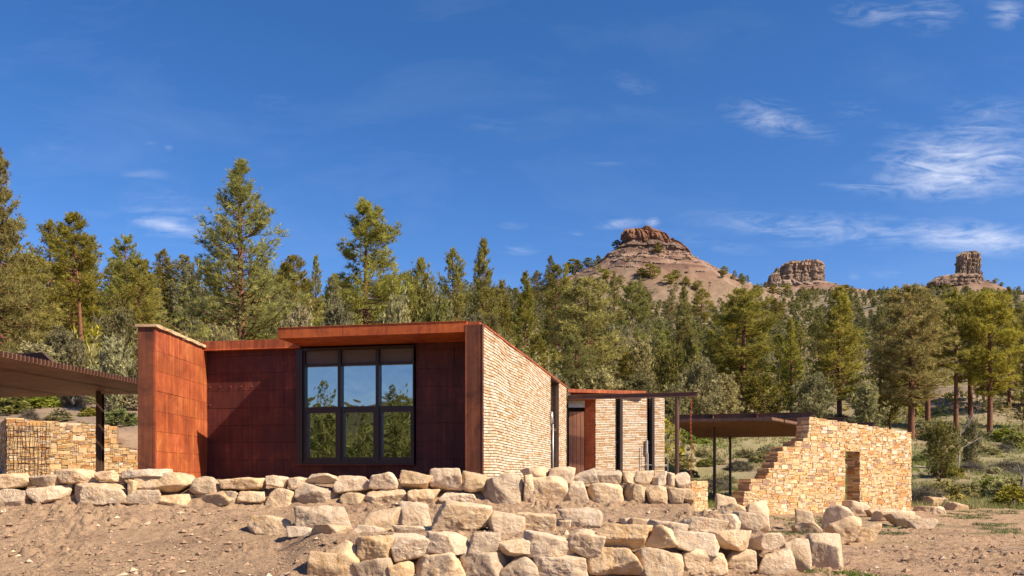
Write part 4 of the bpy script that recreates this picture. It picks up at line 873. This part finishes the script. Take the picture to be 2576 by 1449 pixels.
def put_tree(kind, px, d, ytop, wpx, var=None, rz=None, label=None, group=None, name='pine_tree', cat='tree', hgt=None):
    X = (px-CX)*d/FPX; zb = g1(X, d); h = hgt or (zz(d, ytop)-zb); pr_ = PR[kind]; p = pr_[(var if var is not None else rnd.randrange(len(pr_))) % len(pr_)]
    e = empty(name, (X, d, zb-.1)); e.rotation_euler = (0, 0, rnd.uniform(0, 6.28) if rz is None else rz)
    sz_ = h/p['H']; sx = (wpx*d/FPX)/p['W']*(1.18 if px > 1190 else 1.08) if wpx else sz_*rnd.uniform(1.0, 1.35); e.scale = (sx, sx, sz_)
    for k in ('trunk', 'crown'):
        c = bpy.data.objects.new(k, p[k]); scene.collection.objects.link(c); c.parent = e
    tag(e, label, cat, group); return e
def seg_tree(x):
    for lim, s in ((120, 'at the left edge above the slatted canopy'), (350, 'above the slatted canopy'), (520, 'behind the orange left fin'), (705, 'behind the low steel wing'), (900, 'behind the left part of the window roof'), (1190, 'behind the right part of the window roof'), (1430, 'behind the coursed side wall'), (1680, 'behind the stone wing'), (1800, 'behind the rain chain'), (2010, 'behind the steel pavilion'), (2300, 'behind the stepped wall'), (9999, 'on the slope right of the stepped wall')):
        if x < lim: return s
TREES = [ # kind, px, depth, ytop, width px, var
 ('pondA',-8,52,372,190,0),('pondA',-90,60,450,260,1),('pondA',70,62,640,150,1),('conic',125,78,557,110,2),('pondA',185,72,537,120,1),('lean',205,64,578,110,0),('sparse',315,80,595,80,0),('pondA',350,75,652,90,1),
 ('conic',410,88,628,90,0),('sparse',462,88,640,80,1),('conic',385,80,690,90,1),('juni',480,85,700,90,0),('heroA',606,62,404,318,0),('juni',300,58,800,90,0),('conic',30,70,700,110,1),
 ('pondA',738,88,643,90,1),('conic',795,95,642,75,1),('heroB',922,66,511,240,0),('juni',700,80,760,80,0),('juni',660,92,700,60,1),('conic',840,100,690,60,2),('pondA',985,90,700,80,2),('juni',1040,85,735,90,1),
 ('pondA',1062,110,650,75,1),('conic',1138,104,628,85,2),('pondA',1216,92,603,105,0),('conic',1150,100,690,80,1),('juni',1085,90,760,80,2),('conic',1262,125,705,60,0),('pondA',1322,112,685,85,0),('conic',1352,150,690,50,2),('juni',1120,80,800,70,0),
 ('pondA',1400,165,668,70,1),('conic',1385,200,652,44,0),('conic',1425,190,672,55,1),('pondA',1478,96,700,150,1),('conic',1440,130,740,60,2),('conic',1545,150,690,60,1),('pondA',1590,140,715,80,2),('conic',1620,130,735,75,0),
 ('conic',1690,150,735,55,1),('pondA',1720,160,720,70,0),('conic',1765,150,735,60,2),('conic',1660,110,800,80,1),('juni',1560,105,850,90,0),('juni',1610,100,880,90,2),('conic',1720,120,800,80,0),('pondA',1870,112,733,150,2),('sparse',1855,120,770,110,1),
 ('conic',1790,125,830,90,1),('sparse',1905,125,815,70,0),('conic',1990,110,800,70,1),('juni',1690,95,900,90,1),('juni',1760,92,930,90,0),('conic',1950,150,760,60,0),('pondA',2112,105,722,145,0),('conic',2060,150,790,50,2),
 ('pondA',2292,96,718,165,1),('conic',2215,120,770,70,0),('sparse',2335,115,740,110,1),('sparse',2405,100,735,105,0),('sparse',2440,103,735,110,1),('pondA',2490,100,738,130,2),('conic',2540,125,745,90,1),('sparse',2580,120,770,110,0),('conic',2370,130,750,60,2),('conic',2620,105,760,100,0),
 ('juni',1275,75,880,110,0),('juni',1330,78,920,100,2),('conic',1395,85,880,70,1),('pondA',1450,82,840,90,1),('juni',1510,80,950,110,2),('juni',1600,84,960,110,0),('juni',1380,66,960,100,2),('conic',1235,80,790,80,2),('juni',1180,70,830,110,0),
 ('juni',90,50,880,120,2),('juni',160,52,850,110,0),('juni',285,46,868,85,2),('juni',20,48,900,120,0),('juni',430,56,850,90,1),('juni',560,54,845,90,0),('juni',760,56,805,90,2),('juni',850,60,790,90,0),('juni',1000,62,790,100,2),('juni',1100,64,800,90,1),
 ('juni',2045,95,960,90,0),('juni',2180,92,980,80,2),('juni',1820,95,960,90,2),('juni',1910,98,960,100,1),('conic',1750,100,870,70,1),('juni',2368,60,1078,72,1),('juni',2445,66,1068,46,0),('conic',2240,100,860,60,2),('juni',1700,84,980,80,2)]
KN = {'pondA': 'broad pine', 'conic': 'conical pine', 'sparse': 'bare-trunked pine', 'juni': 'round bushy juniper', 'lean': 'leaning red-trunked pine', 'heroA': 'tallest spreading pine', 'heroB': 'tall pine with a gap in its crown'}
tg = defaultdict(list)
def _far(t):
    k_, x, d_, yt, w, v_ = t
    if k_ == 'conic' and yt < 765 and (1490 < x < 1830 or 1340 < x < 1450 or 1940 < x < 2075 or 2200 < x < 2230 or 2360 < x < 2380): return (k_, x, 350 if x < 1450 else 390, yt-8, w*.85, v_)
    return t
TREES = [_far(t) for t in TREES]
for t in TREES: tg[(t[0], seg_tree(t[1]))].append(t)
for key, ts in tg.items():
    ts.sort(key=lambda t: t[1])
    for i, t in enumerate(ts):
        lab = f'{KN[t[0]]} {key[1]}' if len(ts) == 1 else f'{KN[t[0]]}, {ORD[i]} from left of {len(ts)} {key[1]}'
        put_tree(t[0], t[1], t[2], t[3], t[4], t[5], None, lab, 'larger trees behind the buildings', 'juniper_tree' if t[0] == 'juni' else 'pine_tree')
# hillside fill: pines too alike to tell apart share their zone's label
def bare(px, d, X):
    for (cx, cy, h, fl, rad, ex) in CONES:
        if math.hypot(X-cx, d-cy) < rad*.72: return True
    return float(vnoise(np.array([X/22]), np.array([d/30]), np.array([0.]), 63)[0]) > .72
cnt = 0; tries = 0; placed = []
rt = random.Random(99)
while cnt < 128 and tries < 9000:
    tries += 1; px = rt.uniform(-60, 2640); ld_ = rt.uniform(math.log(90), math.log(330)); d = math.exp(ld_); X = (px-CX)*d/FPX
    if px < 1200 and d > 240: continue
    if (bare(px, d, X) and rt.random() < .7) or (px > 1750 and d < 118): continue
    z = g1(X, d); py = HZ-(z-EYE)*FPX/d
    if any(abs(px-a)*1.0 < 17+900/d and abs(py-b_) < 9+600/d for a, b_ in placed): continue
    placed.append((px, py)); cnt += 1; h = rt.uniform(6.0, 10) if d > 200 else rt.uniform(6.5, 10.5)
    kind = 'far' if d > 150 else rt.choice(('conic', 'conic', 'pondA', 'juni'))
    if kind == 'juni': h = rt.uniform(4, 6)
    zone = 'left ridge behind the steel roofs' if px < 1200 else 'slope below the flat-topped butte' if px < 1830 else 'ridge below the twin rock block' if px < 2230 else 'ridge below the lone rock tower'
    put_tree(kind, px, d, 0, None, None, None, f'small dark pine, one of many on the {zone}', f'small pines on the {zone}', hgt=h)
# junipers dotted over the butte and its shoulders
for i, (px, py, hpx) in enumerate([(1552,608,24),(1656,640,26),(1636,700,36),(1612,690,20),(1580,655,9),(1682,712,26),(1700,700,22),(1505,660,20),(1520,700,26),(1480,640,24),(1455,650,30),(1440,665,36),(1822,690,20),(1866,706,22),(1845,700,12),(1905,735,22),(1945,735,24),(1975,735,24),(2020,738,20),(2045,736,18),(2505,705,12),(2520,715,10),(2350,725,22),(2300,735,22),(2380,735,24),(2540,745,24),(1560,712,22),(1600,730,24),(1725,715,22),(1755,728,24),(2130,735,22),(2190,745,22),(2250,742,22)]):
    # find the depth where the slope stands at this height of view
    ds = np.linspace(430, 900, 240) if px < 1900 or 1 else None; Xs = (px-CX)*ds/FPX; pys = HZ-(gz(Xs, ds)-EYE)*FPX/ds
    j = int(np.argmax(pys <= py+4)) if (pys <= py+4).any() else int(np.argmin(pys)); d = float(ds[j])
    put_tree('far', px, d, 0, hpx*1.15, i % 3, None, f'one of the dark junipers dotted over the bare slopes near the rocks', 'junipers on the bare slopes', 'juniper_tree', hgt=hpx*d/FPX)

# dead snags and bare saplings
def snag(px, d, h, seed, label, name='dead_tree', spread=1.0, mat='deadwood'):
    r_ = random.Random(seed); X = (px-CX)*d/FPX; zb = g1(X, d); mb = MB(); base = Vector((X, d, zb-.1))
    def br(p, dr, l, r, dep):
        q = p+dr*l; mb.cyl(p, q, r, r*.55, 5, caps=False)
        if dep > 0:
            for _ in range(4 if dep > 1 else 3):
                f = r_.uniform(.35, 1); nd = (dr+Vector((r_.gauss(0, .7), r_.gauss(0, .7), r_.gauss(.15, .35)))*spread).normalized(); br(p.lerp(q, f), nd, l*r_.uniform(.35, .6), r*.45, dep-1)
    br(base, Vector((r_.gauss(0, .04), 0, 1)).normalized(), h, .03+h*.008, 3); o = mb.build(name, M[mat], None, base); tag(o, label, 'dead tree'); return o
snag(2410, 62, 3.4, 1, 'thin bare dead tree standing right of the stepped wall')
snag(2568, 45, 2.2, 2, 'pale leafless branches at the right edge of the field', spread=1.5)
snag(2180, 150, 9, 3, 'bare dead snag poking above the pine behind the stepped wall')
snag(1452, 330, 9, 4, 'bare snag on the left shoulder of the butte')
snag(1965, 118, 7, 5, 'pale dead tree among pines behind the pavilion')
# fence post in the field
P = wpt(2544, HZ, 46); zb = g1(P.x, P.y); mb = MB(); mb.cyl((P.x, P.y, zb-.1), (P.x-.03, P.y, zb+.85), .07, .06, 8); o = mb.build('fence_post', M['steel_black'], None, (P.x, P.y, zb)); tag(o, 'short dark fence post standing in the field at the right edge', 'post')

# ------------------------------------------------------------------ shrubs
def shrub_mesh(seed, col, K=14, n=170, ln=.16, wd=.03, open_=.2):
    g = np.random.default_rng(seed); th = g.uniform(0, 6.28, n); ph = np.arccos(g.uniform(-.1, 1, n)); r = (.55+.45*g.uniform(0, 1, n)**.5)
    nzv = 1+.35*fbm(np.cos(th)*1.5+seed, np.sin(th)*1.5, ph, 2, seed); C = np.stack([np.sin(ph)*np.cos(th)*r*nzv*.5, np.sin(ph)*np.sin(th)*r*nzv*.5, np.abs(np.cos(ph))*r*nzv*.85+.05], 1)
    V, Fx, cols = tufts(C, C-np.array([0, 0, .2]), K, ln, wd, np.repeat(np.array(col)[None], n, 0), g, .8, .3); me = mesh_np('foliage', V, Fx, cols); me.materials.append(M['leaf'])
    mb = MB(); r_ = random.Random(seed)
    for _ in range(16): a = r_.uniform(0, 6.28); mb.cyl((0, 0, -.05), (math.cos(a)*.4*r_.random(), math.sin(a)*.4*r_.random(), .75), .014, .004, 4, caps=False)
    tm = bpy.data.meshes.new('stems'); tm.from_pydata(mb.v, [], mb.f); tm.update(); tm.materials.append(M['deadwood']); return me, tm
SH = {'dark': [shrub_mesh(1, DGREEN*1.25), shrub_mesh(2, DGREEN*1.35)], 'green': [shrub_mesh(3, LIME), shrub_mesh(4, LIME*.85)], 'sage': [shrub_mesh(5, SAGE), shrub_mesh(6, SAGE*.9)], 'twig': [shrub_mesh(7, GREY, 18, 130, .3, .008), shrub_mesh(8, GREY*.8, 18, 130, .3, .008)]}
SHN = {'dark': 'dark green rounded shrub', 'green': 'bright green leafy shrub', 'sage': 'grey-green sage shrub', 'twig': 'bare twiggy brown shrub'}
SHR = [('dark',2370,44,100,62),('dark',2245,50,70,45),('green',2500,50,65,50),('sage',2430,47,90,45),('sage',2555,46,110,70),('dark',2555,40,110,60),('twig',2320,42,90,55),('twig',2440,64,60,28),('dark',2400,60,50,36),
 ('green',2195,88,60,50),('green',2190,100,50,30),('sage',1750,44,55,42),('twig',1790,62,90,30),('dark',2075,60,40,34),('sage',1960,62,60,30),('dark',1915,75,50,26),('green',1790,98,90,20),('green',1960,100,110,22),('green',2530,92,60,36),('dark',2560,85,60,50),
 ('sage',1900,55,60,26),('twig',1860,70,60,24),('sage',2480,80,60,24),('twig',2540,66,80,26),('sage',2340,75,60,26),('green',2450,96,50,24),
 ('green',300,41,90,45),('sage',150,42,70,32),('twig',75,41,50,36),('dark',225,44,50,24),('sage',205,40,40,20),('green',300,52,90,50),('green',60,47,150,70),('sage',200,50,120,60),('twig',180,48,60,50),('green',10,44,120,60),('sage',330,47,90,60),('green',120,50,130,60),
 ('sage',1400,60,70,50),('sage',1480,64,80,50),('green',1560,70,80,40),('sage',1640,70,90,50),('twig',1350,70,70,60),('sage',1700,62,80,40),('green',1730,80,80,40),('sage',820,50,60,40),('sage',640,48,60,40)]
SHR += [(random.Random(i).choice(('sage','sage','twig','sage','green')), random.Random(i*3+1).uniform(1700, 2600), random.Random(i*7+2).uniform(48, 110), 45, 22) for i in range(46)]
def seg_shrub(x, d):
    if x < 345: return 'on the bank behind the left canopy'
    if x < 1430: return 'on the wooded slope behind the building'
    if x < 1800: return 'in the field behind the rain chain'
    if x < 2010: return 'in the field seen under the pavilion'
    if x < 2300: return 'in the field behind the stepped wall'
    return 'in the near field right of the stepped wall' if d < 60 else 'in the far field right of the stepped wall'
sg = defaultdict(list)
for s in SHR: sg[(s[0], seg_shrub(s[1], s[2]))].append(s)
for (kind, zone), ss in sg.items():
    ss.sort(key=lambda s: s[1])
    for i, (k_, px, d, w, h) in enumerate(ss):
        X = (px-CX)*d/FPX; e = empty('shrub', (X, d, g1(X, d)-.05)); e.scale = (w*d/FPX, w*d/FPX, h*d/FPX); e.rotation_euler = (0, 0, rnd.uniform(0, 6.28)); a, b_ = SH[k_][rnd.randrange(2)]
        for nm, me in (('foliage', a), ('stems', b_)): c = bpy.data.objects.new(nm, me); scene.collection.objects.link(c); c.parent = e
        tag(e, f'{SHN[k_]} {zone}' if len(ss) == 1 else f'{SHN[k_]}, {ORD[i] if i < 11 else str(i+1)+"th"} from left {zone}', 'shrub', 'shrubs in the field and on the banks')

# ------------------------------------------------------------------ scrub and grass, past counting
def scrub_patch(n, pxr, dr, seed, size, cols, name, label, cond=None, K=9, per=16, lnf=.4, wdf=.07):
    g = np.random.default_rng(seed); px = g.uniform(*pxr, n); d = np.exp(g.uniform(math.log(dr[0]), math.log(dr[1]), n)); X = (px-CX)*d/FPX; keep = vnoise(X/8, d/8, 0*X, seed) > .34
    if cond: keep &= cond(px, d, X)
    px, d, X = px[keep], d[keep], X[keep]; n = len(X); Z = gz(X, d); s_ = g.uniform(size[0], size[1], n)
    cc = np.array(cols)[g.integers(0, len(cols), n)]; th = g.uniform(0, 6.28, (n, per)); ph = np.arccos(g.uniform(0, 1, (n, per))); rr = g.uniform(.5, 1, (n, per))
    C = np.stack([X[:, None]+np.sin(ph)*np.cos(th)*rr*s_[:, None], d[:, None]+np.sin(ph)*np.sin(th)*rr*s_[:, None], Z[:, None]+np.cos(ph)*rr*s_[:, None]*1.1], -1); base = np.stack([X, d, Z-.3*s_], 1)
    Dv = C-base[:, None]; C = C.reshape(-1, 3); Dv = Dv.reshape(-1, 3); Dv /= np.linalg.norm(Dv, axis=1, keepdims=True); L = np.repeat(s_, per)
    n2 = len(C); C2 = np.repeat(C, K, 0); DD, a, b_ = frames(np.repeat(Dv, K, 0)+g.normal(0, .8, (n2*K, 3))); LL = np.repeat(L, K)[:, None]; side = a
    V = np.stack([C2+side*LL*wdf, C2-side*LL*wdf, C2+DD*LL*lnf*g.uniform(.6, 1.3, (n2*K, 1))], 1).reshape(-1, 3)
    cols_ = np.repeat(np.repeat(cc, per, 0)*g.uniform(.75, 1.25, (n2, 1)), K, 0); o = link(name, mesh_np(name, V, np.arange(len(V)).reshape(-1, 3), cols_), M['leaf']); tag(o, label, name, kind='stuff'); return o
notbare = lambda px, d, X: np.array([not any(math.hypot(x-c[0], dd-c[1]) < c[4]*.75 for c in CONES) for x, dd in zip(X, d)])
scrub_patch(3600, (-100, 2700), (62, 330), 71, (1.1, 2.7), [SAGE*.9, SAGE, GREEN, OLIVE, SAGE*.8, GREY*1.1], 'undergrowth', 'grey-green oak scrub covering the wooded slope', lambda px, d, X: (px < 1700) | (d > 118), 6, 13)
scrub_patch(1200, (1100, 2700), (280, 800), 72, (1.2, 2.6), [DGREEN, DGREEN*1.1, GREEN*.8, SAGE*.8], 'hillside_scrub', 'dark low scrub dotting the high far slopes', notbare, 6, 8, .5, .1)
scrub_patch(230, (-100, 420), (48, 64), 73, (.3, .9), [SAGE, LIME*.7, OLIVE, GREY*.8, GREY], 'bank_scrub', 'low green and grey scrub on the bank behind the left canopy', None, 8, 14)
def grass_patch(n, pxr, dr, seed, hh, cols, name, label, cond=None, K=6, wd=.012):
    g = np.random.default_rng(seed); px = g.uniform(*pxr, n); d = np.exp(g.uniform(math.log(dr[0]), math.log(dr[1]), n)); X = (px-CX)*d/FPX; keep = (vnoise(X/3, d/3, 0*X, seed)*.6+vnoise(X/.8, d/.8, 0*X, seed+1)*.4) > .42
    if cond: keep &= cond(px, d, X)
    px, d, X = px[keep], d[keep], X[keep]; n = len(X); C = np.stack([X, d, gz(X, d)-.02], 1); cc = np.array(cols)[(np.clip(vnoise(X/5, d/5, 0*X, seed+4)*len(cols)*1.3-.15*len(cols)+g.normal(0, .5, n), 0, len(cols)-1)).astype(int)]
    C2 = np.repeat(C, K, 0)+np.concatenate([g.normal(0, .07, (n*K, 2)), np.zeros((n*K, 1))], 1); D_, a, b_ = frames(np.array([[0, 0, 1.]])+g.normal(0, .35, (n*K, 3))); h = hh*g.uniform(.5, 1.3, (n*K, 1)); w = np.repeat(wd*np.maximum(d/30, .5), K)[:, None]; t = g.uniform(0, 6.28, (n*K, 1)); side = a*np.cos(t)+b_*np.sin(t)
    V = np.stack([C2+side*w, C2-side*w, C2+D_*h], 1).reshape(-1, 3); o = link(name, mesh_np(name, V, np.arange(len(V)).reshape(-1, 3), np.repeat(cc*g.uniform(.75, 1.2, (n, 1)), K, 0)), M['grass']); tag(o, label, 'grass', kind='stuff'); return o
grass_patch(26000, (1680, 2700), (38, 130), 81, .32, [(.32,.30,.13),(.38,.32,.17),(.27,.29,.10),(.42,.35,.21),(.22,.26,.07)], 'field_grass', 'dry green grass covering the field and lower slope')
grass_patch(9000, (1900, 2560), (23, 37), 82, .07, [(.12,.17,.04),(.17,.20,.06)], 'yard_grass', 'short new green grass around the stepped wall', lambda px, d, X: (vnoise(X/1.3, d/1.3, 0*X, 91) > .55))
grass_patch(1400, (1960, 2300), (12.8, 14.2), 83, .06, [(.12,.17,.04),(.17,.20,.06)], 'front_weeds', 'small green weeds below the front boulders', lambda px, d, X: (vnoise(X/.5, d/.5, 0*X, 92) > .55), wd=.02)
# twigs lying about the yard

# ------------------------------------------------------------------ rock buttes
def butte(name, label, cols_h, d, dep, mat_col, seed, nz_=60, na=220, rough=1.0, parts=None):
    """cols_h: list of (py, x_left, x_right) silhouette from bottom to top"""
    pys = np.array([c[0] for c in cols_h], float); xl = np.array([c[1] for c in cols_h], float); xr = np.array([c[2] for c in cols_h], float); s_ = d/FPX
    py = np.linspace(pys[0], pys[-1], nz_); o_ = np.argsort(pys); L = np.interp(py, pys[o_], xl[o_]); Rr = np.interp(py, pys[o_], xr[o_])
    z = EYE+(HZ-py)*s_; X0 = (L-CX)*s_; X1 = (Rr-CX)*s_; th = np.linspace(0, 2*np.pi, na, endpoint=False)
    cx = (X0+X1)/2; hw = (X1-X0)/2; c, sn = np.cos(th), np.sin(th); p = 3.2; rr = (np.abs(c)**p+np.abs(sn)**p)**(-1/p)
    TX, ZZ = np.meshgrid(th, z); ang3 = np.stack([np.cos(TX), np.sin(TX)], -1)
    led = np.floor((ZZ-z[0])/2.1)*7.3; stair = vnoise(led, ang3[..., 0]*1.2+5, ang3[..., 1]*1.2, seed)-.5
    crack = -np.clip(.34-np.abs(fbm(ang3[..., 0]*5+seed, ang3[..., 1]*5, ZZ*.02, 3, seed+3)), 0, 1)*1.4
    n1 = fbm(ang3[..., 0]*7+3, ang3[..., 1]*7, ZZ*.25, 4, seed+8)
    k = (hw.mean()**.5)*rough; disp = (stair*1.2+crack*1.6+n1*1.0)*.44*k; topn = fbm(ang3[..., 0]*3.1+seed, ang3[..., 1]*3.1, 0*TX, 3, seed+31); ZZ = ZZ+topn*2.2*((ZZ-z[0])/(z[-1]-z[0]))**3
    VX = cx[:, None]+(hw[:, None]*rr[None]+disp)*ang3[..., 0]; VY = d+dep/2+((dep/2*np.minimum(1, hw/hw.max()+.25))[:, None]*rr[None]+disp)*ang3[..., 1]
    V = np.stack([VX, VY, ZZ+.25*n1], -1).reshape(-1, 3); I = np.arange(nz_*na).reshape(nz_, na); J = np.roll(I, -1, 1); Fx = np.stack([I[:-1], J[:-1], J[1:], I[1:]], -1).reshape(-1, 4)
    # top: rings closing in
    Vt = [V]; Ft = [Fx]; prev = I[-1]; off = len(V); ctr = np.array([cx[-1], d+dep/2, 0])
    top = V[I[-1]]
    for f in (.75, .5, .25, .02):
        ring = ctr+(top-ctr)*np.array([f, f, 1]); ring[:, 2] = top[:, 2]+(1-f)*.6+.4*fbm(ring[:, 0]*.4, ring[:, 1]*.4, 0*ring[:, 0], 2, seed); Vt.append(ring); idx = off+np.arange(na); Ft.append(np.stack([prev, np.roll(prev, -1), np.roll(idx, -1), idx], -1)); prev = idx; off += na
    V = np.concatenate(Vt); Fx = np.concatenate(Ft); base = np.array([cx[0], d+dep/2, z[0]]); tv = (V[:, 2]-z[0])/(z[-1]-z[0])
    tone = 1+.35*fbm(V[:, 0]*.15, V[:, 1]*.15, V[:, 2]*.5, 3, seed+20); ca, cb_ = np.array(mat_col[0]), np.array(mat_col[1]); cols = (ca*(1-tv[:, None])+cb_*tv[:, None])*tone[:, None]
    me = mesh_np(name, V-base, Fx, cols, False); return me, base
def thing_butte(name, label, pieces):
    root = None
    for i, (nm, ch_, d, dep, mc, seed, kw) in enumerate(pieces):
        me, base = butte(nm, label, ch_, d, dep, mc, seed, **kw)
        if root is None: root = empty(name, tuple(base)); tag(root, label, 'rock formation')
        link(nm, me, M['cliff'], root, Vector(base)-root.location)
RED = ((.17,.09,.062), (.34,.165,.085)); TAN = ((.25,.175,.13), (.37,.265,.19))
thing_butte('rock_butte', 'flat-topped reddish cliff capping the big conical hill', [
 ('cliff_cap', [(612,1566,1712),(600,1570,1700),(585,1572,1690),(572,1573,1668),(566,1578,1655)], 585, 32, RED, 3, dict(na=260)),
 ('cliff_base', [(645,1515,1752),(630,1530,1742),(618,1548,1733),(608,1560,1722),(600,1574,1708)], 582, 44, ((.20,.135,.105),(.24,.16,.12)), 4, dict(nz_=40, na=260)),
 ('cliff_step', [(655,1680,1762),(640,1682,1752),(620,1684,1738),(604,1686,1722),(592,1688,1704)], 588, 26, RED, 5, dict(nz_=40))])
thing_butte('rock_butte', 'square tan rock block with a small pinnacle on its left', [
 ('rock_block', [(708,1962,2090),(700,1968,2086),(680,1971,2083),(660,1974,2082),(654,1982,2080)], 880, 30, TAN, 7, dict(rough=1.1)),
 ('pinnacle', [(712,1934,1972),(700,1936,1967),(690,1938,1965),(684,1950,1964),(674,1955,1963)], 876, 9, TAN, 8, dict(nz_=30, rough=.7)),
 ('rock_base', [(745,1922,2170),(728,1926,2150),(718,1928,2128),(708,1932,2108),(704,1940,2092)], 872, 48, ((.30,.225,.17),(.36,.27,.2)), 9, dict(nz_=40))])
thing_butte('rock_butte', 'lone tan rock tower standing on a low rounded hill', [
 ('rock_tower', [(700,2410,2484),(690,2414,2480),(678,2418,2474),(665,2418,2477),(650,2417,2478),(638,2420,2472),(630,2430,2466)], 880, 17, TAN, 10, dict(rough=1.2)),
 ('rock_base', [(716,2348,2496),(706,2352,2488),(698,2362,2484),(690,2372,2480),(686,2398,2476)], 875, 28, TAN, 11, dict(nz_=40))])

# ------------------------------------------------------------------ what the window mirrors: woods behind the viewer
g = np.random.default_rng(17); Vs = []; Fs = []; Cs = []; off = 0
for _ in range(560):
    a = g.uniform(R(195), R(248)); r = g.uniform(60, 330); x, y = r*math.sin(a), r*math.cos(a)
    if not (-.95 < x/(-y+40) < .2): pass
    z = g1(x, y); h = g.uniform(8, 15); n = 150; t = g.uniform(0, 1, n); rad = h*.2*(1-t)**.8+.2; th = g.uniform(0, 6.28, n); rr = rad*g.uniform(.3, 1, n); C = np.stack([x+rr*np.cos(th), y+rr*np.sin(th), z+h*(.1+.9*t)], 1)
    V, Fx, c_ = tufts(C, np.stack([np.cos(th), np.sin(th), .5+0*th], 1), 5, .8, .14, np.repeat(GREEN[None]*.9, n, 0), g); Vs.append(V); Fs.append(Fx+off); Cs.append(c_); off += len(V)
o = link('forest', mesh_np('forest', np.concatenate(Vs), np.concatenate(Fs), np.concatenate(Cs)), M['needle']); tag(o, 'dark pine woods mirrored in the big window', 'woods', kind='stuff')

# far woods on the high slopes: beyond counting, one mass
g = np.random.default_rng(41); Vs = []; Fs = []; Cs = []; off = 0; made = 0
fx = g.uniform(1150, 2700, 9000); fdd = np.exp(g.uniform(math.log(230), math.log(800), 9000)); fX = (fx-CX)*fdd/FPX; fZ = gz(fX, fdd); dens = vnoise(fX/24, fdd/34, 0*fX, 63)
for x, d, z, dn in zip(fX, fdd, fZ, dens):
    q = min(math.hypot(x-c[0], d-c[1])/c[4] for c in CONES)
    if q < .62 or (q < 1.0 and g.random() < .75) or (dn > .66 and g.random() < .8): continue
    if made > 1500: break
    made += 1; h = g.uniform(5.5, 10) if d < 340 else g.uniform(3.2, 6.5); n = 56; t = g.uniform(0, 1, n); sh = np.interp(t, [0, .2, .5, .8, 1], [.7, 1, .95, .6, .15]); rad = h*.27*sh; th = g.uniform(0, 6.28, n); rr = rad*g.uniform(.2, 1, n)**.6
    C = np.stack([x+rr*np.cos(th), d+rr*np.sin(th), z+h*(.04+.96*t)], 1)
    V, Fx, c_ = tufts(C, np.stack([np.cos(th), np.sin(th), .5+0*th], 1), 7, .9, .15, np.repeat((DGREEN*g.uniform(.55, .95) if g.random() < .7 else SAGE*.6)[None], n, 0), g); Vs.append(V); Fs.append(Fx+off); Cs.append(c_); off += len(V)
o = link('woods', mesh_np('woods', np.concatenate(Vs), np.concatenate(Fs), np.concatenate(Cs)), M['needle']); tag(o, 'dark pine and juniper woods massed on the far slopes', 'woods', kind='stuff')
g = np.random.default_rng(43); P = []; S_ = []
for (cx, cy, h, fl, rad, ex), nn in zip(CONES, (2600, 700, 900)):
    a = g.uniform(0, 6.28, nn); q = rad*g.uniform(.15, 1.15, nn)**.8; X = cx+q*np.cos(a); Y = cy+q*np.sin(a); sz = np.clip(.5+g.pareto(2.2, nn)*.45, 0, 3.2); P.append(np.stack([X, Y, gz(X, Y)+sz*.1], 1)); S_.append(sz)
for (cx, cy, h, fl, rad, ex), rings in zip(CONES, ((19, 24, 30, 37, 45, 54), (14, 20), (30, 42))):
    for q0 in rings:
        nn = int(26*q0); a = g.uniform(0, 6.28, nn); a = a[vnoise(a*3.5, 0*a+q0, 0*a, 7) > .42]; q = q0+2.2*fbm(a*2.2, 0*a+q0, 0*a, 3, 8)+g.normal(0, .35, len(a)); X = cx+q*np.cos(a); Y = cy+q*np.sin(a); sz = g.uniform(.8, 2.6, len(a)); P.append(np.stack([X, Y, gz(X, Y)+sz*.2], 1)); S_.append(sz)
P = np.concatenate(P); S_ = np.concatenate(S_); o = link('talus', scatter_rocks('talus', P, S_, np.array((.33,.235,.17))*g.uniform(.6, 1.25, (len(P), 1)), 6), M['pebble']); tag(o, 'broken rock scattered over the bare slopes below the cliffs', 'rubble', kind='stuff')

# fallen sticks on the dirt
def stick(px, d, L, seed, label):
    r_ = random.Random(seed); X = (px-CX)*d/FPX; p = Vector((X, d, g1(X, d)+.03)); mb = MB(); a = r_.uniform(-.5, .5); dr = Vector((math.cos(a), math.sin(a), 0)); q = p
    for k in range(5):
        n_ = q+dr*L/5+Vector((0, r_.uniform(-.05, .05), 0)); n_.z = g1(n_.x, n_.y)+.03+.02*k; mb.cyl(q, n_, .014-.002*k, .012-.002*k, 5); q = n_
        if k in (1, 3): e_ = n_+Vector((.15, r_.choice((-.2, .2)), .10)); mb.cyl(n_, e_, .007, .003, 4)
    o = mb.build('stick', M['deadwood'], None, p); tag(o, label, 'stick', 'fallen sticks on the dirt')
stick(690, 14.6, .7, 1, 'thin dry stick lying on the bare slope left of the middle boulders')
stick(1130, 17.1, .6, 2, 'dry stick lying below the terrace wall under the big window')
stick(2480, 17.5, .9, 3, 'long dry stick lying on the bare yard at the right')
